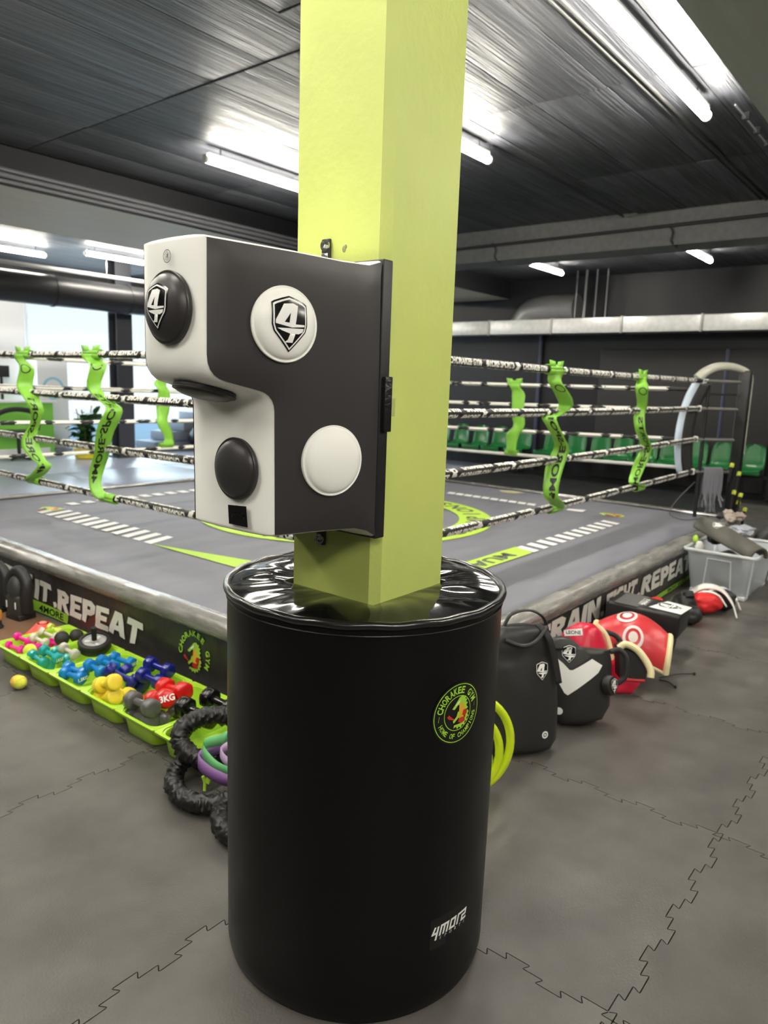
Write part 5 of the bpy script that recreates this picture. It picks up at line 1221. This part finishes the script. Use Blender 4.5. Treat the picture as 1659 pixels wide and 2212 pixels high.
# P4 red chest guard with two targets
k4 = thing('chest_guard', 'red curved chest guard with two white round targets and cream trim', 'chest guard')
def barrel(parent, name, m, p0, p1, rad, a0, a1, th, edge=None, n=20, nl=14, bow=0.0, targ=None, belly=None):
    p0, p1 = Vector(p0), Vector(p1); ax = (p1 - p0).normalized(); u_ = Vector((0, 0, 1)); u_ = (u_ - ax * u_.dot(ax)).normalized(); v_ = u_.cross(ax)
    def f(a, t, h=0.0):
        r_ = rad * (1 + (belly(t) if belly else 0)); c = p0.lerp(p1, t) + u_ * bow * math.sin(PI * t)
        return c + (u_ * math.cos(a) + v_ * math.sin(a)) * (r_ + h)
    mb = MB(); g = [[mb.b.verts.new(f(R(a0 + (a1 - a0) * i / n), j / nl)) for i in range(n + 1)] for j in range(nl + 1)]
    for a, b in zip(g, g[1:]):
        for i in range(n): mb.face((a[i], a[i + 1], b[i + 1], b[i]), True)
    o = mb.build(name, m, parent, angle=80); md = o.modifiers.new('s', 'SOLIDIFY'); md.thickness = th; md.offset = -1
    if edge:
        for j in (0, nl): MB().tube([f(R(a0 + (a1 - a0) * i / n), j / nl, -.003) for i in range(n + 1)], th * .5, 8).build('cream_trim', edge, o)
    return o, f
gb, fb = barrel(k4, 'padded_body', mat('coral_red_leather', (214, 60, 66), .32), (3.80, 1.50, .13), (3.92, 1.13, .11), .175, -98, 62, .035, CREAM, bow=.06, belly=lambda t: -.18 * (2 * t - 1) ** 2)
bc = REDL
TW = mat('target_white', (232, 220, 216), .4); TR = mat('target_red', (196, 40, 48), .35)
for (a, tt) in ((2, .40), (44, .56)) if False else ((-10, .40), (-58, .52)):
    D = Decal(); D.poly([circle(0, 0, .062, 36), list(reversed(circle(0, 0, .045, 36)))], 0, 0); D.poly([circle(0, 0, .028, 28)], 0, 0)
    D.build('target', (lambda a, tt: lambda u, v, h: fb(R(a) + u / .165, tt + v / .45, h + .003))(a, tt), [TW, TR], gb, maxlen=.015)
def side_trim(parent, f, a, m, r=.012): MB().tube([f(R(a), j / 14, -.008) for j in range(15)], r, 8).build('cream_trim', m, parent)
side_trim(gb, fb, -98, CREAM)
hp = [(3.403, 1.212, 0.307), (3.42, 1.185, 0.329), (3.432, 1.136, 0.315), (3.432, 1.089, 0.275), (3.426, 1.055, 0.229), (3.415, 1.048, 0.196)]
hm = MB().tube(hp, .017, 10, sub=6); hm.build('cream_hoop', CREAM, k4)
mb = MB(); fr = [mb.b.verts.new(Vector(p)) for p in [(3.421, 1.213, 0.297), (3.435, 1.19, 0.312), (3.445, 1.146, 0.299), (3.444, 1.105, 0.262), (3.438, 1.074, 0.22), (3.419, 1.074, 0.171), (3.399, 1.128, 0.164), (3.38, 1.183, 0.163)]]; bk = [mb.b.verts.new(v.co + Vector((.06, .05, 0.0))) for v in fr]; mb.face(fr)
for i in range(len(fr)): mb.face((fr[i], fr[(i + 1) % len(fr)], bk[(i + 1) % len(fr)], bk[i]))
mb.face(list(reversed(bk))); mb.build('black_lining', mat('black_lining', (14, 14, 14), .6), k4)
MB().tube([(3.419, 1.074, 0.171), (3.399, 1.128, 0.164), (3.38, 1.183, 0.163)], .009, 8, sub=3).build('red_hem', mat('red_edge', (200, 40, 44), .4), k4)
# straps
t = thing('loose_strap', 'thin black strap ends trailing on the tiles before the red guard', 'strap')
for (a, b) in (((3.93, 1.16), (4.13, 1.03)), ((3.90, 1.15), (3.86, 1.05))):
    MB().tube([(a[0], a[1], .006), ((a[0] + b[0]) / 2 + .01, (a[1] + b[1]) / 2, .012), (b[0], b[1], .006)], .003, 6, sub=4).build('strap', BLACK_SOFT, t); MB().sphere((b[0], b[1], .008), .008, n=10, m=6).build('tip', BLACK_SOFT, t)
# P5 black block shield on a low roll
k5 = thing('block_shield', 'rectangular black block shield with a white logo on top', 'block shield')
Mb = frame((4.37, 1.40, .213), (1, 0.10, -.03), (-.08, 1, .03))
bx = MB().box((0, 0, 0), (.31, .43, .145), rot=None, bev=.018); bb = bx.build('padded_block', mat('block_black', (30, 30, 30), .45), k5); bb.matrix_basis = Mb
D = Decal(); shield_logo(D, .02, -.12, .16, 0, 1); more_logo(D, -.0, .03, .16, 1, 0)
D.poly([[(-.12, -.21), (.1, -.23), (.13, -.08), (-.10, -.02)]], 1, 0)
lo = D.build('white_logo', lambda u, v, h: Vector((u + .01, v, .0725 + h)), EMB, bb, maxlen=.05); 
D = Decal(); D.poly([[(-.15, .03), (.15, .03), (.15, .17), (-.15, .17)]], 0, 0); D.build('grey_panel', lambda u, v, h: Vector((u, v, .0725 + h)), [mat('grey_block_panel', (84, 82, 80), .5)], bb)
o = MB().tube([(4.40, 1.24, .07), (4.40, 1.62, .07)], .068, 24).build('foam_roller', mat('roller_black', (26, 26, 28), .6)); tag(o, 'black foam roller lying under the block shield', 'roller')
# P6 gloves between block shield and clear box
def lump(parent, name, m, c, r, sc, rot=(0, 0, 0), amp=.15, fr=14, seed=0):
    mb = MB(); tbm = bmesh.new(); bmesh.ops.create_icosphere(tbm, subdivisions=4, radius=1.0)
    for v in tbm.verts:
        d = v.co.normalized(); k = r * (1 + amp * noise.noise(d * fr * .15 + Vector((seed, 0, 0))) + amp * .4 * noise.noise(d * fr * .5 + Vector((0, seed, 0)))); v.co = Vector((d.x * k * sc[0], d.y * k * sc[1], d.z * k * sc[2]))
    mb.merge(tbm, c, rot); return mb.build(name, m, parent, angle=80)
RG = mat('red_nylon', (228, 44, 46), .42, bump=.4, bscale=22, bdist=.01)
t = thing('black_glove_pair', 'black leather gloves bunched between the block shield and the red gear', 'gloves', (0, 0, 0))
lump(t, 'glove', BLACK_SOFT, (5.13, 1.40, .10), .09, (1, .9, 1.05), seed=1); lump(t, 'glove', BLACK_SOFT, (5.05, 1.33, .07), .075, (1, 1, .9), seed=2)
MB().tube([(5.10, 1.36, .17), (5.12, 1.38, .20)], .035, 14).build('cuff', mat('cuff_black', (18, 18, 18), .6), t); MB().tube([(5.02, 1.30, .03), (5.10, 1.42, .16), (5.2, 1.5, .08)], .015, 8, sub=5).build('strap', mat('dark_strap', (48, 50, 54), .5), t)
t = thing('shin_guard', 'red and black shin guard with a white stripe lying before the clear box', 'shin guard')
lump(t, 'red_shell', RG, (5.38, 1.32, .085), .10, (1.25, .8, .8), rot=(0, 0, R(-35)), seed=4)
lump(t, 'black_shell', BLACK_SOFT, (5.57, 1.25, .08), .085, (1.1, .9, .9), rot=(0, 0, R(-30)), seed=5)
strip([(5.40, 1.45, .12), (5.44, 1.36, .185), (5.50, 1.26, .17), (5.47, 1.17, .10), (5.42, 1.12, .02)], [(.026, .012, .01)], mat('white_strap', (232, 230, 224), .4), 'white_stripe', t, .01)
strip([(5.33, 1.42, .10), (5.36, 1.34, .165), (5.40, 1.25, .15), (5.37, 1.18, .09)], [(.008, .004, .003)], mat('white_strap', (232, 230, 224), .4), 'thin_stripe', t, .01)
strip([(5.58, 1.36, .12), (5.64, 1.28, .15), (5.66, 1.20, .10), (5.62, 1.14, .02)], [(.010, .006, .003)], mat('white_strap', (232, 230, 224), .4), 'edge_stripe', t, .01)
MB().sphere((5.60, 1.18, .09), .018, n=10, m=8).build('rivet', PRINT_W, t)
t = thing('red_glove', 'red nylon glove tucked against the banner behind the black gloves', 'glove')
lump(t, 'glove_body', RG, (4.93, 1.54, .10), .085, (1.3, .8, .85), seed=7); MB().box((4.80, 1.57, .15), (.07, .03, .03), rot=(0, .3, .3), bev=.008).build('white_tab', PRINT_W, t); MB().box((4.68, 1.52, .145), (.07, .03, .03), rot=(0, .3, .3), bev=.008).build('white_tab', PRINT_W, t); MB().tube([(4.68, 1.52, .09), (4.90, 1.58, .10)], .05, 14).build('cuff', BLACK_SOFT, t)
# P7 clear plastic storage box
t = thing('clear_storage_box', 'large translucent plastic storage box full of training gear', 'storage box', (6.27, 1.385, 0))
hx, hy, hz = .41, .265, .375
mb = MB(); lv = [(.34, .20, .035, .03), (.345, .205, .04, .035), (.385, .245, .04, .34), (.39, .25, .04, .345)]
rings = [[mb.b.verts.new((a, b, z)) for a, b in rrect(p, q_, r_)] for p, q_, r_, z in lv]
for a, b in zip(rings, rings[1:]):
    for k in range(len(a)): mb.face((a[k], a[(k + 1) % len(a)], b[(k + 1) % len(a)], b[k]), True)
mb.face(list(reversed(rings[0]))); o = mb.build('tub', CLEARP, t, angle=50); md = o.modifiers.new('s', 'SOLIDIFY'); md.thickness = .003
MB().tube([(a, b, .355) for a, b in rrect(hx, hy, .03)], .011, 8, closed=True, ry=1.2).build('rim', CLEAR_EDGE, t)
mb = MB()
for s in (-1, 1):
    P_ = [(-.372, -.10, .06), (-.385, -.085, .30), (-.385, .085, .30), (-.372, .10, .06)]
    mb2 = MB().tube([(s * abs(p[0]) * 1.0, p[1], p[2]) for p in P_], .006, 6); mb2.build('moulded_rib', CLEAR_EDGE, t)
for sx in (-1, 1):
    for sy in (-1, 1): MB().box((sx * .30, sy * .165, .018), (.10, .08, .036), bev=.008).build('foot', CLEAR_EDGE, t)
    MB().tube([(sx * .36, -.22, .04), (sx * .395, -.245, .34)], .006, 6).build('corner_rib', CLEAR_EDGE, t)
GREYG = mat('grey_green_foam', (92, 90, 82), .55)
t = thing('grey_shin_guard', 'dark grey shin guard with white logo leaning out of the clear box', 'shin guard')
sg, fg = barrel(t, 'padded_shell', GREYG, (6.34, 1.66, .47), (5.98, 1.13, .345), .085, -95, 95, .02, belly=lambda u: .12 * math.sin(PI * u), n=18); 
D = Decal(); shield_logo(D, 0, 0, .11); D.build('logo', lambda u, v, h: fg(R(-15) + u / .085, .30 + v / .65, h + .002), [mat('logo_grey', (92, 90, 82), .5), PRINT_W], sg, maxlen=.015)
D = Decal(); D.text('4MORE', 0, 0, .03, 0, 0, .05, 0, .12); D.build('lettering', lambda u, v, h: fg(R(38) + v / .085, .35 + u / .65, h + .002), [PRINT_W], sg, maxlen=.015)
lump(t, 'lining', mat('black_lining', (14, 14, 14), .6), (6.28, 1.52, .40), .07, (1, 1, .8), seed=9)
for nm, lb, m_, c_, r_, s_, sd in (('glove', 'black glove lying in the clear box behind the grey shin guard', BLACK_SOFT, (6.25, 1.42, .20), .13, (1.5, .9, .8), 11), ('glove', 'dark gear at the bottom of the clear box near the front', mat('dull_grey_gear', (120, 118, 118), .6), (6.05, 1.35, .13), .10, (1.1, 1.3, .7), 12),
      ('towel', 'white and green cloth at the back corner of the clear box', mat('white_cloth', (220, 220, 214), .8), (6.06, 1.585, .345), .05, (1, .6, 1), 13)):
    t = thing(nm, lb, {'glove': 'glove', 'towel': 'towel'}[nm]); lump(t, 'body', m_, c_, r_, s_, seed=sd)
    if nm == 'towel': MB().sphere((6.10, 1.63, .40), .03, sc=(1, .7, 1.1)).build('green_tag', mat('lime_webbing', (180, 226, 70), .5), t)
# things behind the box
t = thing('gear_bag', 'black sports bag lying on the floor behind the clear box', 'bag')
lump(t, 'body', BLACK_SOFT, (7.35, 1.30, .17), .22, (2.0, .8, .85), seed=20); MB().tube([(7.1, 1.18, .33), (7.3, 1.2, .40), (7.55, 1.2, .36)], .015, 8, sub=5).build('strap', BLACK_SOFT, t)
t = thing('gear_bag', 'blue-trimmed black bag at the right edge behind the box', 'bag')
lump(t, 'body', mat('dark_olive', (50, 50, 46), .6), (8.35, 1.25, .15), .2, (1.5, .8, .8), seed=21); lump(t, 'blue_pocket', mat('royal_blue', (24, 50, 150), .5), (8.1, 1.05, .12), .09, (1.6, .6, .8), seed=22)
t = thing('white_towel', 'crumpled pale towel draped on the bag behind the box', 'towel'); lump(t, 'cloth', mat('pale_cloth', (190, 194, 204), .8), (7.05, 1.50, .36), .12, (1.6, .8, .35), amp=.5, seed=23)
t = thing('cloth_bundle', 'pinkish crumpled bundle at the foot of the ring post', 'cloth')
for k, (x, y, z, r_) in enumerate(((7.30, 1.66, .42, .05), (7.38, 1.70, .45, .045), (7.46, 1.62, .42, .05))): lump(t, 'fold', mat('beige_cloth', (196, 180, 170), .8), (x, y, z), r_, (1, 1, .8), amp=.4, seed=30 + k)

# neon tube hoops standing between the pad and the kick shield
NEON = mat('neon_yellow', (216, 240, 40), .35)
t = thing('neon_hose_coil', 'neon yellow rubber tube coiled upright between the round pad and kick shield', 'tube coil')
for k, (r_, dy) in enumerate(((.185, 0.0), (.150, .012), (.118, .03))):
    c_ = Vector((2.25 - k * .012, 1.345 + dy * .4, r_ + .012)); u_ = Vector((.62, -.52, 0)).normalized(); 
    MB().tube([c_ + u_ * (r_ * math.cos(a) * .92) + Vector((0, 0, r_ * math.sin(a))) + Vector((.5, .6, 0)) * .02 * math.sin(a) for a in [2 * PI * i / 48 for i in range(48)]], .0165, 12, closed=True).build('coil', NEON, t)
